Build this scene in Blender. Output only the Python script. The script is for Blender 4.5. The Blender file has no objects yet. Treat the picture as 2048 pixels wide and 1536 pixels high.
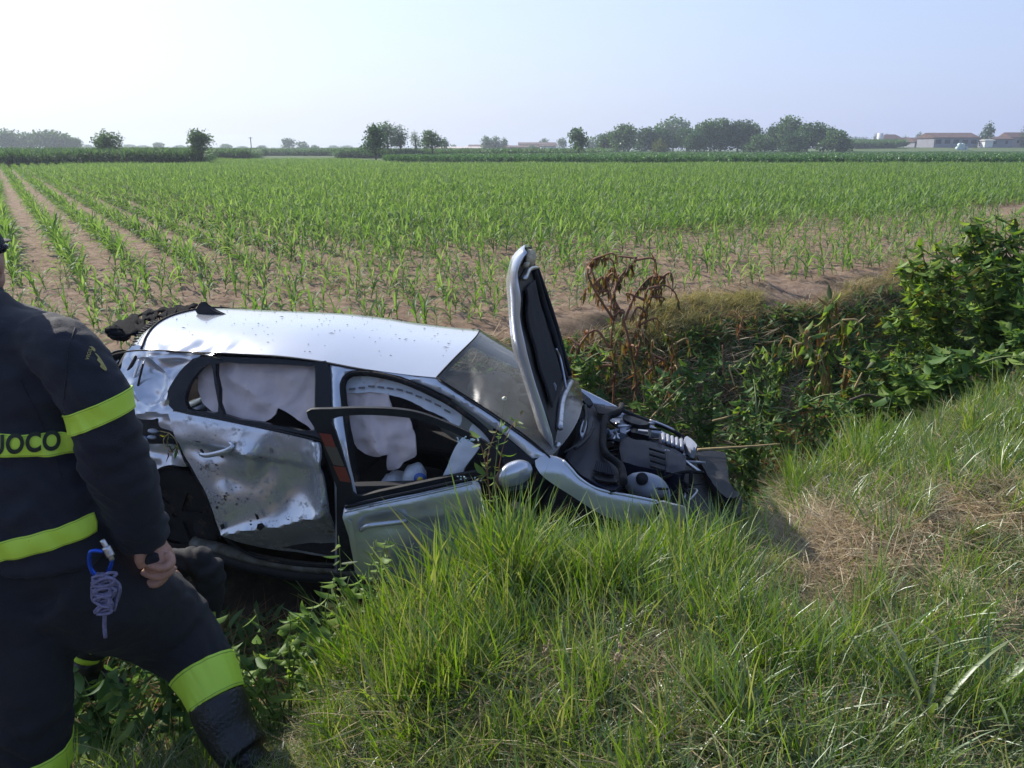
import bpy, bmesh, math, random
import numpy as np
from mathutils import Vector, Matrix, Euler, noise, geometry
R = math.radians
rng = np.random.default_rng(7)
random.seed(7)
sc = bpy.context.scene
COL = sc.collection

# ------------------------------------------------------------------ camera
CAMZ = 1.7
FPX = 1539.0
PITCH = R(17.0)
cam_d = bpy.data.cameras.new('camera'); cam = bpy.data.objects.new('camera', cam_d); COL.objects.link(cam)
cam_d.sensor_width = 36.0; cam_d.lens = 36.0 * FPX / 2048.0
cam_d.clip_start = 0.05; cam_d.clip_end = 9000
cam.location = (0, 0, CAMZ); cam.rotation_euler = (R(90) - PITCH, 0, 0)
sc.camera = cam

# ------------------------------------------------------------------ sky, sun, exposure
SUN_AZ, SUN_EL = R(-46), R(34)        # azimuth from +Y, negative = to the left
w = bpy.data.worlds.new('World'); sc.world = w; w.use_nodes = True
nt = w.node_tree; nt.nodes.clear()
sky = nt.nodes.new('ShaderNodeTexSky'); sky.sky_type = 'NISHITA'; sky.sun_disc = False
sky.sun_elevation = SUN_EL; sky.sun_rotation = SUN_AZ
sky.altitude = 0; sky.air_density = 1.0; sky.dust_density = 0.6; sky.ozone_density = 3.0
bg = nt.nodes.new('ShaderNodeBackground'); bg.inputs['Strength'].default_value = 0.15
wo = nt.nodes.new('ShaderNodeOutputWorld')
def wn(t, **k):
    n = nt.nodes.new(t)
    for a_, v in k.items(): setattr(n, a_, v)
    return n
wl = nt.links.new
# humid summer air: the sky pales towards the horizon and towards the sun (a property of the whole dome)
wtc = wn('ShaderNodeTexCoord'); wsep = wn('ShaderNodeSeparateXYZ'); wl(wtc.outputs['Generated'], wsep.inputs[0])
wdot = wn('ShaderNodeVectorMath', operation='DOT_PRODUCT'); wl(wtc.outputs['Generated'], wdot.inputs[0])
wdot.inputs[1].default_value = (math.sin(SUN_AZ) * math.cos(SUN_EL), math.cos(SUN_AZ) * math.cos(SUN_EL), math.sin(SUN_EL))
wmr = wn('ShaderNodeMapRange'); wmr.inputs['From Min'].default_value = -0.25; wmr.inputs['From Max'].default_value = 0.98; wl(wdot.outputs['Value'], wmr.inputs['Value'])
wr = wn('ShaderNodeValToRGB'); e = wr.color_ramp.elements; k_ = 0.635 / 0.15
e.new(0.5); e[0].position = 0.0; e[0].color = (.36, .43, .78, 1); e[1].position = 0.55; e[1].color = (.60, .68, .96, 1); e[2].position = 1.0; e[2].color = (.96, 1.0, 1.0, 1)
wl(wmr.outputs[0], wr.inputs[0])
wsc = wn('ShaderNodeVectorMath', operation='SCALE'); wsc.inputs['Scale'].default_value = k_; wl(wr.outputs[0], wsc.inputs[0])
wab = wn('ShaderNodeMath', operation='ABSOLUTE'); wl(wsep.outputs['Z'], wab.inputs[0])
wm = wn('ShaderNodeMath', operation='MULTIPLY'); wm.inputs[1].default_value = -2.0; wl(wab.outputs[0], wm.inputs[0])
wex = wn('ShaderNodeMath', operation='EXPONENT'); wl(wm.outputs[0], wex.inputs[0])
tint = wn('ShaderNodeMix'); tint.data_type = 'RGBA'; wl(wex.outputs[0], tint.inputs['Factor'])
wl(sky.outputs[0], tint.inputs['A']); wl(wsc.outputs[0], tint.inputs['B'])
nt.links.new(tint.outputs['Result'], bg.inputs['Color']); nt.links.new(bg.outputs[0], wo.inputs['Surface'])
sun_d = bpy.data.lights.new('sun', 'SUN'); sun = bpy.data.objects.new('sun', sun_d); COL.objects.link(sun)
sun_d.energy = 4.2; sun_d.angle = R(0.6); sun_d.color = (1.0, 0.93, 0.82)
SUN_DIR = Vector((math.sin(SUN_AZ) * math.cos(SUN_EL), math.cos(SUN_AZ) * math.cos(SUN_EL), math.sin(SUN_EL)))
sun.rotation_euler = SUN_DIR.to_track_quat('Z', 'Y').to_euler()
sc.view_settings.view_transform = 'Standard'; sc.view_settings.look = 'None'
sc.view_settings.exposure = 0.6; sc.view_settings.gamma = 1.0
sc.view_settings.use_curve_mapping = False
sc.cycles.max_bounces = 5; sc.cycles.transparent_max_bounces = 8; sc.cycles.diffuse_bounces = 2; sc.cycles.glossy_bounces = 2; sc.cycles.transmission_bounces = 4
sc.cycles.volume_bounces = 0; sc.cycles.caustics_reflective = False; sc.cycles.caustics_refractive = False
sc.cycles.use_denoising = True

# ------------------------------------------------------------------ projection helpers (photo pixels, 2048 wide)
FW = np.array([0, math.cos(PITCH), -math.sin(PITCH)]); UP = np.array([0, math.sin(PITCH), math.cos(PITCH)])
CAMP = np.array([0, 0, CAMZ])
def ray(px, py):
    return FW + (px - 1024) / FPX * np.array([1.0, 0, 0]) - (py - 768) / FPX * UP
def at_y(px, py, y):            # point of the pixel's line of sight at world y
    d = ray(px, py); return CAMP + d * (y / d[1])
def at_z(px, py, z):
    d = ray(px, py); return CAMP + d * ((z - CAMZ) / d[2])
def proj(p):
    p = np.asarray(p, float) - CAMP; d = p @ FW
    return np.stack([1024 + FPX * p[..., 0] / d, 768 - FPX * (p @ UP) / d], -1)

# ------------------------------------------------------------------ tagging and mesh helpers
def tag(o, label=None, cat=None, group=None, kind=None):
    if label: o['label'] = label
    if cat: o['category'] = cat
    if group: o['group'] = group
    if kind: o['kind'] = kind
    return o
def empty(name, loc=(0, 0, 0), **k):
    o = bpy.data.objects.new(name, None); COL.objects.link(o); o.location = loc
    o.empty_display_size = 0.1
    return tag(o, **k)
def mk(name, V, Fs, mat=None, parent=None, smooth=True, origin=None, **k):
    """one mesh object; vertices in world coordinates unless origin is given (then relative to it)"""
    me = bpy.data.meshes.new(name)
    V = np.asarray(V, float).reshape(-1, 3)
    if origin is not None: V = V - np.asarray(origin, float)
    me.from_pydata(V.tolist(), [], [list(map(int, f)) for f in Fs])
    if smooth: me.polygons.foreach_set('use_smooth', np.ones(len(me.polygons), bool))
    me.update()
    o = bpy.data.objects.new(name, me); COL.objects.link(o)
    if mat:
        for m in (mat if isinstance(mat, (list, tuple)) else [mat]): me.materials.append(m)
    if parent: o.parent = parent
    return tag(o, **k)
class MB:
    def __init__(s): s.V = []; s.F = []; s.n = 0
    def add(s, V, F):
        V = np.asarray(V, float).reshape(-1, 3)
        s.V.append(V); s.F += [[int(i) + s.n for i in f] for f in F]; s.n += len(V)
    def verts(s): return np.concatenate(s.V) if s.V else np.zeros((0, 3))
    def build(s, name, mat=None, parent=None, smooth=True, origin=None, **k):
        return mk(name, s.verts(), s.F, mat, parent, smooth, origin, **k)
def frames(P):
    P = np.asarray(P, float); n = len(P)
    T = np.gradient(P, axis=0); T /= np.linalg.norm(T, axis=1)[:, None] + 1e-9
    ref = np.array([0, 0, 1.0]) if abs(T[0][2]) < 0.8 else np.array([0, 1.0, 0])
    A = []; a = np.cross(T[0], ref); a /= np.linalg.norm(a)
    for i in range(n):
        a = a - T[i] * (a @ T[i]); a /= np.linalg.norm(a) + 1e-9; A.append(a)
    A = np.array(A); B = np.cross(T, A)
    return T, A, B
def tube(P, rad, seg=8, caps=True, flat=1.0):
    P = np.asarray(P, float); T, A, B = frames(P); n = len(P)
    rad = np.broadcast_to(rad, (n,)); th = np.linspace(0, 2 * np.pi, seg, endpoint=False)
    V = (P[:, None] + rad[:, None, None] * (np.cos(th)[None, :, None] * A[:, None] + flat * np.sin(th)[None, :, None] * B[:, None])).reshape(-1, 3)
    F = [[i * seg + j, i * seg + (j + 1) % seg, (i + 1) * seg + (j + 1) % seg, (i + 1) * seg + j] for i in range(n - 1) for j in range(seg)]
    if caps: F += [list(range(seg))[::-1], [(n - 1) * seg + j for j in range(seg)]]
    return V, F
def spline(P, n):
    """Catmull-Rom through the points P, n samples"""
    P = np.asarray(P, float); m = len(P)
    if m < 3:
        u = np.linspace(0, 1, n)[:, None]; return P[0] * (1 - u) + P[-1] * u
    Q = np.concatenate([[2 * P[0] - P[1]], P, [2 * P[-1] - P[-2]]])
    L = np.concatenate([[0], np.cumsum(np.linalg.norm(np.diff(P, axis=0), axis=1))]); out = []
    for s in np.linspace(0, L[-1], n):
        i = min(np.searchsorted(L, s, side='right') - 1, m - 2); t = (s - L[i]) / (L[i + 1] - L[i] + 1e-9)
        p0, p1, p2, p3 = Q[i:i + 4]
        out.append(0.5 * (2 * p1 + (p2 - p0) * t + (2 * p0 - 5 * p1 + 4 * p2 - p3) * t * t + (3 * p1 - p0 - 3 * p2 + p3) * t ** 3))
    return np.array(out)
def box(c, s, M=None):
    c = np.asarray(c, float); h = np.asarray(s, float) / 2
    V = np.array([[x, y, z] for x in (-1, 1) for y in (-1, 1) for z in (-1, 1)]) * h
    if M is not None: V = V @ np.asarray(M).T
    return V + c, [[0, 1, 3, 2], [4, 6, 7, 5], [0, 4, 5, 1], [2, 3, 7, 6], [0, 2, 6, 4], [1, 5, 7, 3]]
def fbm(x, y, sc_=1.0, seed=0.0, oct_=3):
    return noise.fractal(Vector((x * sc_ + seed, y * sc_ - seed, seed * 1.7)), 1.0, 2.0, oct_)

# vectorised value noise for arrays
_NT = rng.random((256, 256))
def vnoise(x, y, sc_=1.0, seed=0):
    x = np.asarray(x) * sc_ + seed * 17.3; y = np.asarray(y) * sc_ + seed * 9.1
    xi = np.floor(x).astype(int); yi = np.floor(y).astype(int); fx = x - xi; fy = y - yi
    fx = fx * fx * (3 - 2 * fx); fy = fy * fy * (3 - 2 * fy)
    g = lambda a, b: _NT[a % 256, b % 256]
    return (g(xi, yi) * (1 - fx) + g(xi + 1, yi) * fx) * (1 - fy) + (g(xi, yi + 1) * (1 - fx) + g(xi + 1, yi + 1) * fx) * fy
def sstep(a, b, x):
    t = np.clip((np.asarray(x, float) - a) / (b - a), 0, 1); return t * t * (3 - 2 * t)

# ------------------------------------------------------------------ materials
def nodes(name):
    m = bpy.data.materials.new(name); m.use_nodes = True; t = m.node_tree; t.nodes.clear()
    return m, t, t.nodes, t.links
def ramp(N, L, fac, stops):
    r = N.new('ShaderNodeValToRGB'); e = r.color_ramp.elements
    while len(e) < len(stops): e.new(0.5)
    for i, (p, c) in enumerate(stops):
        e[i].position = p; e[i].color = (*c, 1)
    L.new(fac, r.inputs[0]); return r.outputs[0]
def solid(name, col, rough=0.5, metal=0.0, var=0.12, nscale=6.0, bump=0.0, bscale=40.0, coat=0.0, dirt=None, dscale=3.0, dlo=0.55, dhi=0.7, spec=0.5, sheen=0.0, world=False):
    """principled surface with a noise-varied colour, optional relief and patches of dirt"""
    m, t, N, L = nodes(name)
    out = N.new('ShaderNodeOutputMaterial'); b = N.new('ShaderNodeBsdfPrincipled'); L.new(b.outputs[0], out.inputs[0])
    b.inputs['Metallic'].default_value = metal; b.inputs['Roughness'].default_value = rough
    b.inputs['Coat Weight'].default_value = coat; b.inputs['Coat Roughness'].default_value = 0.06
    b.inputs['Specular IOR Level'].default_value = spec; b.inputs['Sheen Weight'].default_value = sheen
    tc = N.new('ShaderNodeTexCoord'); n1 = N.new('ShaderNodeTexNoise'); n1.inputs['Scale'].default_value = nscale; n1.inputs['Detail'].default_value = 4
    L.new(tc.outputs['Object'], n1.inputs['Vector'])
    c = np.array(col)
    o = ramp(N, L, n1.outputs['Fac'], [(0.3, tuple(c * (1 - var))), (0.7, tuple(np.minimum(c * (1 + var), 1)))])
    if dirt:
        n2 = N.new('ShaderNodeTexNoise'); n2.inputs['Scale'].default_value = dscale; n2.inputs['Detail'].default_value = 8; n2.inputs['Roughness'].default_value = 0.75
        L.new(tc.outputs['Object'], n2.inputs['Vector'])
        mr = N.new('ShaderNodeMapRange'); mr.inputs['From Min'].default_value = dlo; mr.inputs['From Max'].default_value = dhi; L.new(n2.outputs['Fac'], mr.inputs['Value'])
        mx = N.new('ShaderNodeMix'); mx.data_type = 'RGBA'; L.new(mr.outputs[0], mx.inputs['Factor']); L.new(o, mx.inputs['A']); mx.inputs['B'].default_value = (*dirt, 1)
        o = mx.outputs['Result']
        mm = N.new('ShaderNodeMapRange'); mm.inputs['To Min'].default_value = rough; mm.inputs['To Max'].default_value = 0.9; L.new(mr.outputs[0], mm.inputs['Value']); L.new(mm.outputs[0], b.inputs['Roughness'])
        if metal:
            m3 = N.new('ShaderNodeMapRange'); m3.inputs['To Min'].default_value = metal; m3.inputs['To Max'].default_value = 0; L.new(mr.outputs[0], m3.inputs['Value']); L.new(m3.outputs[0], b.inputs['Metallic'])
    L.new(o, b.inputs['Base Color'])
    if bump:
        n3 = N.new('ShaderNodeTexNoise'); n3.inputs['Scale'].default_value = bscale; n3.inputs['Detail'].default_value = 5
        L.new(tc.outputs['Object'], n3.inputs['Vector'])
        bp = N.new('ShaderNodeBump'); bp.inputs['Strength'].default_value = bump; bp.inputs['Distance'].default_value = 0.02
        L.new(n3.outputs['Fac'], bp.inputs['Height']); L.new(bp.outputs[0], b.inputs['Normal'])
    return m
def leafmat(name, cols, trans=0.45, rough=0.45, gloss=0.06, patch=None):
    """thin leaf: diffuse + translucent + a little gloss; the tone differs from one leaf/plant to the next"""
    m, t, N, L = nodes(name)
    out = N.new('ShaderNodeOutputMaterial')
    oi = N.new('ShaderNodeObjectInfo'); ge = N.new('ShaderNodeNewGeometry')
    ad = N.new('ShaderNodeMath'); ad.operation = 'ADD'; L.new(oi.outputs['Random'], ad.inputs[0]); L.new(ge.outputs['Random Per Island'], ad.inputs[1])
    fr = N.new('ShaderNodeMath'); fr.operation = 'FRACT'; L.new(ad.outputs[0], fr.inputs[0])
    k = len(cols); col = ramp(N, L, fr.outputs[0], [((i + 0.5) / k, c) for i, c in enumerate(cols)])
    d = N.new('ShaderNodeBsdfDiffuse'); tr = N.new('ShaderNodeBsdfTranslucent'); g = N.new('ShaderNodeBsdfGlossy'); g.inputs['Roughness'].default_value = rough
    g.inputs['Color'].default_value = (0.8, 0.85, 0.9, 1)
    L.new(col, d.inputs[0])
    hs = N.new('ShaderNodeHueSaturation'); hs.inputs['Hue'].default_value = 0.485; hs.inputs['Saturation'].default_value = 1.15; hs.inputs['Value'].default_value = 1.9; L.new(col, hs.inputs['Color']); L.new(hs.outputs[0], tr.inputs[0])
    m1 = N.new('ShaderNodeMixShader'); m1.inputs[0].default_value = trans; L.new(d.outputs[0], m1.inputs[1]); L.new(tr.outputs[0], m1.inputs[2])
    m2 = N.new('ShaderNodeMixShader'); m2.inputs[0].default_value = gloss; L.new(m1.outputs[0], m2.inputs[1]); L.new(g.outputs[0], m2.inputs[2])
    L.new(m2.outputs[0], out.inputs[0]); return m

# ------------------------------------------------------------------ scatter (for "stuff" only)
def scatter(name, P, rot, scl, idx, srcs, **k):
    """points with instanced source meshes; ONE object"""
    me = bpy.data.meshes.new(name); me.vertices.add(len(P)); me.vertices.foreach_set('co', np.asarray(P, np.float32).ravel())
    a = me.attributes.new('rot', 'FLOAT_VECTOR', 'POINT'); a.data.foreach_set('vector', np.asarray(rot, np.float32).ravel())
    a = me.attributes.new('scl', 'FLOAT', 'POINT'); a.data.foreach_set('value', np.asarray(scl, np.float32))
    a = me.attributes.new('idx', 'INT', 'POINT'); a.data.foreach_set('value', np.asarray(idx, np.int32))
    o = bpy.data.objects.new(name, me); COL.objects.link(o)
    ng = bpy.data.node_groups.new(name, 'GeometryNodeTree')
    ng.interface.new_socket('Geometry', in_out='INPUT', socket_type='NodeSocketGeometry')
    ng.interface.new_socket('Geometry', in_out='OUTPUT', socket_type='NodeSocketGeometry')
    N = ng.nodes; L = ng.links; gi = N.new('NodeGroupInput'); go = N.new('NodeGroupOutput')
    def at(n, ty):
        x = N.new('GeometryNodeInputNamedAttribute'); x.data_type = ty; x.inputs['Name'].default_value = n; return x.outputs['Attribute']
    ra, sa, ia = at('rot', 'FLOAT_VECTOR'), at('scl', 'FLOAT'), at('idx', 'INT')
    j = N.new('GeometryNodeJoinGeometry')
    for i, s in enumerate(srcs):
        oi = N.new('GeometryNodeObjectInfo'); oi.inputs['Object'].default_value = s
        ip = N.new('GeometryNodeInstanceOnPoints'); cp = N.new('FunctionNodeCompare'); cp.data_type = 'INT'; cp.operation = 'EQUAL'
        L.new(ia, cp.inputs[2]); cp.inputs[3].default_value = i
        L.new(gi.outputs[0], ip.inputs['Points']); L.new(cp.outputs[0], ip.inputs['Selection']); L.new(oi.outputs['Geometry'], ip.inputs['Instance'])
        L.new(ra, ip.inputs['Rotation']); L.new(sa, ip.inputs['Scale']); L.new(ip.outputs[0], j.inputs[0])
    L.new(j.outputs[0], go.inputs[0]); o.modifiers.new('scatter', 'NODES').node_group = ng
    return tag(o, kind='stuff', **k)
def source(name, V, F, mat):       # an unlinked mesh that scatter() instances
    me = bpy.data.meshes.new(name); me.from_pydata(np.asarray(V).tolist(), [], [list(map(int, f)) for f in F]); me.materials.append(mat)
    me.polygons.foreach_set('use_smooth', np.ones(len(me.polygons), bool))
    return bpy.data.objects.new(name, me)

# ------------------------------------------------------------------ car pose (also carves the ditch)
CAR_LOC = Vector((-1.939, 5.176, -2.541 + CAMZ))
CAR_ROT = Matrix.Rotation(R(-13.97), 3, 'Z') @ Matrix.Rotation(R(2.70), 3, 'Y') @ Matrix.Rotation(R(-2.25), 3, 'X')
CR = np.array(CAR_ROT); CL = np.array(CAR_LOC)

# ------------------------------------------------------------------ terrain
DA = R(33.0); DU = np.array([math.cos(DA), math.sin(DA)]); DN = np.array([-math.sin(DA), math.cos(DA)])
def st(x, y): return DN[0] * x + DN[1] * y, DU[0] * x + DU[1] * y      # s across the ditch, t along it
_S = [-40, 0.4, 1.2, 1.8, 2.3, 2.65, 3.0, 3.35, 3.8, 4.5, 5.0, 5.5, 5.95, 6.3, 6.8, 8, 60]
_Z = [0.10, 0.06, 0.03, -0.03, -0.13, -0.30, -0.58, -0.86, -1.06, -1.08, -0.92, -0.55, -0.20, -0.04, 0.0, 0.0, 0]
def ground(x, y, carve=True):
    x = np.asarray(x, float); y = np.asarray(y, float)
    s, t = st(x, y)
    wob = (vnoise(t, s * 0.3, 0.7, 3) - 0.5) * 0.35
    z = np.interp(s + wob * sstep(1.2, 2.5, s) * (1 - sstep(6.5, 8, s)), _S, _Z)
    z = z - 0.31 * (1 - sstep(0.5, 1.5, t)) * sstep(0.6, 2.0, s) * (1 - sstep(2.8, 4, s))
    z = z + 0.10 * sstep(2.0, 4.0, t) * sstep(0.5, 1.5, s) * (1 - sstep(2.6, 3.3, s))
    z = z + 2.7 * sstep(262, 322, y) * sstep(0.34, 0.42, x / np.maximum(y, 1))
    near = (1 - sstep(14, 30, np.hypot(x, y)))
    z = z + near * ((vnoise(x, y, 1.3, 1) - 0.5) * 0.10 + (vnoise(x, y, 4.0, 2) - 0.5) * 0.05) * np.where(s < 6.5, 1, 0.45)
    clod = (vnoise(x, y, 9, 5) - 0.5) * 0.05 + (vnoise(x, y, 13, 6) - 0.5) * 0.03
    z = z + clod * sstep(6.2, 7.0, s) * (1 - sstep(16, 26, np.hypot(x, y)))
    if carve:
        p = np.stack([x, y, z], -1) - CL; q = p @ CR
        dx = np.maximum(np.maximum(-0.80 - q[..., 0], q[..., 0] - 3.45), 0); dy = np.maximum(np.abs(q[..., 1]) - 0.93, 0)
        wgt = 1 - sstep(0.0, 0.22, np.hypot(dx, dy))
        # height of the car's underside above this spot
        under = CL[2] + (q[..., 0] * CR[2, 0] + q[..., 1] * CR[2, 1]) + 0.13
        z = np.where(z > under, z * (1 - wgt) + under * wgt, z)
    return z
def axis(segs):
    out = []
    for a, b, st_ in segs: out += list(np.arange(a, b, st_))
    return np.array(out + [segs[-1][1]])
gx = axis([(-4000, -800, 800), (-800, -200, 100), (-200, -40, 20), (-40, -12, 2), (-12, -6, 0.3), (-6, 8, 0.07), (8, 14, 0.3), (14, 40, 2), (40, 200, 20), (200, 800, 50), (800, 4000, 800)])
gy = axis([(-60, -10, 10), (-10, 0, 1), (0, 1.4, 0.2), (1.4, 13, 0.07), (13, 20, 0.35), (20, 60, 4), (60, 300, 30), (300, 1000, 100), (1000, 6000, 1000)])
X, Y = np.meshgrid(gx, gy); Z = ground(X, Y)
nx, ny = len(gx), len(gy)
ii = (np.arange(ny - 1)[:, None] * nx + np.arange(nx - 1)[None]).ravel()
gm = bpy.data.meshes.new('ground'); gm.from_pydata(np.stack([X, Y, Z], -1).reshape(-1, 3).tolist(), [], np.stack([ii, ii + 1, ii + nx + 1, ii + nx], -1).tolist())
gm.polygons.foreach_set('use_smooth', np.ones(len(gm.polygons), bool))
S_, T_ = st(X, Y)
zone = gm.attributes.new('zone', 'FLOAT_COLOR', 'POINT')
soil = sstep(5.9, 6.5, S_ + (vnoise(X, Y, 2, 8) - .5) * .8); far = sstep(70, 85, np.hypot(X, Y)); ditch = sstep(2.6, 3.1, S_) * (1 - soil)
zone.data.foreach_set('color', np.stack([soil, ditch, far, np.ones_like(far)], -1).astype(np.float32).ravel())
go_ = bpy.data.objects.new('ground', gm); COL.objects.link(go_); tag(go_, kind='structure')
m, t, N, L = nodes('ground_soil')
out = N.new('ShaderNodeOutputMaterial'); b = N.new('ShaderNodeBsdfPrincipled'); L.new(b.outputs[0], out.inputs[0]); b.inputs['Roughness'].default_value = 0.95; b.inputs['Specular IOR Level'].default_value = 0.2
tc = N.new('ShaderNodeTexCoord')
def ns(sc_, det=6, ro=0.6):
    n = N.new('ShaderNodeTexNoise'); n.inputs['Scale'].default_value = sc_; n.inputs['Detail'].default_value = det; n.inputs['Roughness'].default_value = ro
    L.new(tc.outputs['Object'], n.inputs['Vector']); return n.outputs['Fac']
at_ = N.new('ShaderNodeAttribute'); at_.attribute_name = 'zone'; sp = N.new('ShaderNodeSeparateColor'); L.new(at_.outputs['Color'], sp.inputs[0])
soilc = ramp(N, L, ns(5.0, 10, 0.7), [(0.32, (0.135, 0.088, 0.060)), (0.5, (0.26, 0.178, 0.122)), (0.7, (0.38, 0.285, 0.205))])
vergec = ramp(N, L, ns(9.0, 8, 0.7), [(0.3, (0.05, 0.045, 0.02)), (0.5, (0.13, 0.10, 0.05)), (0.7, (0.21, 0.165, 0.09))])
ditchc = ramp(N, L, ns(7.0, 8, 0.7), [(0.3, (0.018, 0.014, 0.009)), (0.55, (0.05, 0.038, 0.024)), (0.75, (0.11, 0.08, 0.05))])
farc = ramp(N, L, ns(0.01, 3, 0.5), [(0.4, (0.07, 0.115, 0.035)), (0.6, (0.10, 0.14, 0.05))])
def mix(f, a, b_):
    x = N.new('ShaderNodeMix'); x.data_type = 'RGBA'; L.new(f, x.inputs['Factor']); L.new(a, x.inputs['A']); L.new(b_, x.inputs['B']); return x.outputs['Result']
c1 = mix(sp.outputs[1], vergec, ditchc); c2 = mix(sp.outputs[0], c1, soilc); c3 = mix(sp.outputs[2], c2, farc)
L.new(c3, b.inputs['Base Color'])
bp = N.new('ShaderNodeBump'); bp.inputs['Strength'].default_value = 0.9; bp.inputs['Distance'].default_value = 0.05
L.new(ns(14, 10, 0.75), bp.inputs['Height']); L.new(bp.outputs[0], b.inputs['Normal'])
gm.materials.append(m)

# ------------------------------------------------------------------ leaves and blades
def blade(L_, w, bend, az, base=(0, 0, 0), seg=4, lean=0.2, fold=0.0, twist=0.0, tipw=0.0, mid=0.45):
    """strip leaf that rises from base and arches over; returns V,F (V-folded when fold>0)"""
    u = np.linspace(0, 1, seg + 1); th = lean + bend * u ** 1.3
    ds = L_ / seg; r = np.concatenate([[0], np.cumsum(np.sin((th[1:] + th[:-1]) / 2) * ds)]); z = np.concatenate([[0], np.cumsum(np.cos((th[1:] + th[:-1]) / 2) * ds)])
    wd = w * np.minimum(1, (0.55 + u / mid * 0.45)) * np.clip(1 - ((u - mid) / (1 - mid)).clip(0) ** 1.6, tipw, 1)
    d = np.array([math.cos(az), math.sin(az), 0]); s = np.array([-math.sin(az), math.cos(az), 0])
    C = np.array(base) + r[:, None] * d + z[:, None] * np.array([0, 0, 1])
    tw = twist * u; n = np.cos(th)[:, None] * d * -1 + np.sin(th)[:, None] * np.array([0, 0, 1])
    sd = np.cos(tw)[:, None] * s + np.sin(tw)[:, None] * n
    if fold:
        V = np.stack([C - sd * wd[:, None] / 2 + n * wd[:, None] * fold, C, C + sd * wd[:, None] / 2 + n * wd[:, None] * fold], 1).reshape(-1, 3)
        F = [[3 * i + k, 3 * i + k + 1, 3 * i + k + 4, 3 * i + k + 3] for i in range(seg) for k in (0, 1)]
    else:
        V = np.stack([C - sd * wd[:, None] / 2, C + sd * wd[:, None] / 2], 1).reshape(-1, 3)
        F = [[2 * i, 2 * i + 1, 2 * i + 3, 2 * i + 2] for i in range(seg)]
    return V, F
U = random.uniform
M_corn = leafmat('maize_leaf', [(0.07, 0.14, 0.032), (0.105, 0.185, 0.048), (0.16, 0.245, 0.075)], trans=0.5, gloss=0.035, rough=0.5)
M_tall = leafmat('tall_maize_leaf', [(0.034, 0.085, 0.024), (0.052, 0.115, 0.032), (0.085, 0.16, 0.05)], trans=0.4, gloss=0.05)
M_soy = leafmat('crop_leaf', [(0.03, 0.09, 0.022), (0.05, 0.125, 0.03), (0.08, 0.165, 0.045)], trans=0.4, gloss=0.06)

def corn_geo(h, nl=6, dens=1.0):
    mb = MB(); lx, ly = U(-.03, .03), U(-.03, .03)
    st_ = spline([(0, 0, -0.02), (lx * .4, ly * .4, h * 0.25), (lx, ly, h * 0.55)], 5)
    mb.add(*tube(st_, np.linspace(0.009, 0.004, 5) * (h / 0.45), 5, caps=False)); a0 = U(0, 6.28)
    for i in range(nl):
        f = (i + 0.6) / nl; zb = h * (0.06 + 0.48 * f); L_ = h * (0.50 + 0.55 * math.sin(f * 2.6)) * U(.8, 1.15)
        az = a0 + i * math.pi + U(-.5, .5)
        up = i >= nl - 2
        mb.add(*blade(L_, 0.042 * (h / .45) * U(.7, 1.1), U(.5, 1.3) if up else U(1.3, 2.6), az, (lx * f, ly * f, zb), 5, U(.08, .3) if up else U(.35, .7), fold=0.18, twist=U(-.5, .5)))
    return mb
corn_src = []
for i in range(6):
    mb = corn_geo(0.45, 7); corn_src.append(source('maize_plant_source', mb.verts(), mb.F, M_corn))

# ------------------------------------------------------------------ the young maize field
rows = []
for k in range(10):                                   # headland rows, parallel to the ditch
    s = 6.75 + k * 0.55
    t = np.arange(-12, 22, 0.115); t = t + rng.normal(0, .03, len(t))
    rows.append(np.stack([s + rng.normal(0, .025, len(t)) + 0 * t, t], -1))
head = np.concatenate(rows); head = head[rng.random(len(head)) > 0.12]
rows = []
for k in list(range(-170, 170)) + [q + .5 for q in range(7, 170)]:
    t0 = k * 0.75; s = np.arange(12.0, 125, 0.105); s = s + rng.normal(0, .04, len(s))
    rows.append(np.stack([s, t0 + rng.normal(0, .028, len(s))], -1))
main = np.concatenate(rows); main = main[rng.random(len(main)) > 0.06]
ST = np.concatenate([head, main])
CX = DN[0] * ST[:, 0] + DU[0] * ST[:, 1]; CY = DN[1] * ST[:, 0] + DU[1] * ST[:, 1]
ok = (CY > 4) & (np.abs(CX) < CY * 0.74 + 2.0)
# far limit of the field: the crop blocks and the lane behind it
lim = np.interp(CX / np.maximum(CY, 1), [-0.7, -0.40, -0.385, -0.2, -0.14, 0.7], [70, 78, 112, 112, 80, 80])
ok &= CY < lim
CX, CY = CX[ok], CY[ok]; SS, TT = st(CX, CY)
# patches of thinner growth near the headland
thin = vnoise(CX, CY, 0.45, 11) * (1 - sstep(10, 16, SS)) ; keep = rng.random(len(CX)) > thin * 0.5
# bare tramlines where the tractor turned
CX, CY, SS, TT = CX[keep], CY[keep], SS[keep], TT[keep]
hgt = (0.54 + 0.20 * sstep(7.0, 13, SS) + 0.05 * sstep(15, 40, SS)) * rng.uniform(.62, 1.25, len(CX)) * (0.8 + 0.45 * vnoise(CX, CY, .5, 4))
CZ = ground(CX, CY) - 0.01
P = np.stack([CX, CY, CZ], -1); rot = np.stack([rng.normal(0, .16, len(CX)), rng.normal(0, .16, len(CX)), rng.uniform(0, 6.28, len(CX))], -1)
idx = rng.integers(0, 6, len(CX))
pp = proj(P); dist = np.hypot(CX, CY)
inv = (pp[:, 0] > -10) & (pp[:, 0] < 2060) & (pp[:, 1] < 700) & ~((pp[:, 0] < 260) & (pp[:, 1] > 640)) & ~((pp[:, 0] > 300) & (pp[:, 0] < 1000) & (pp[:, 1] > 655)) & ~((pp[:, 0] > 1800) & (pp[:, 1] > 470))
order = np.argsort(np.where(inv, dist / hgt, 1e9))[:296]
single = np.zeros(len(CX), bool); single[order] = True
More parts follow.
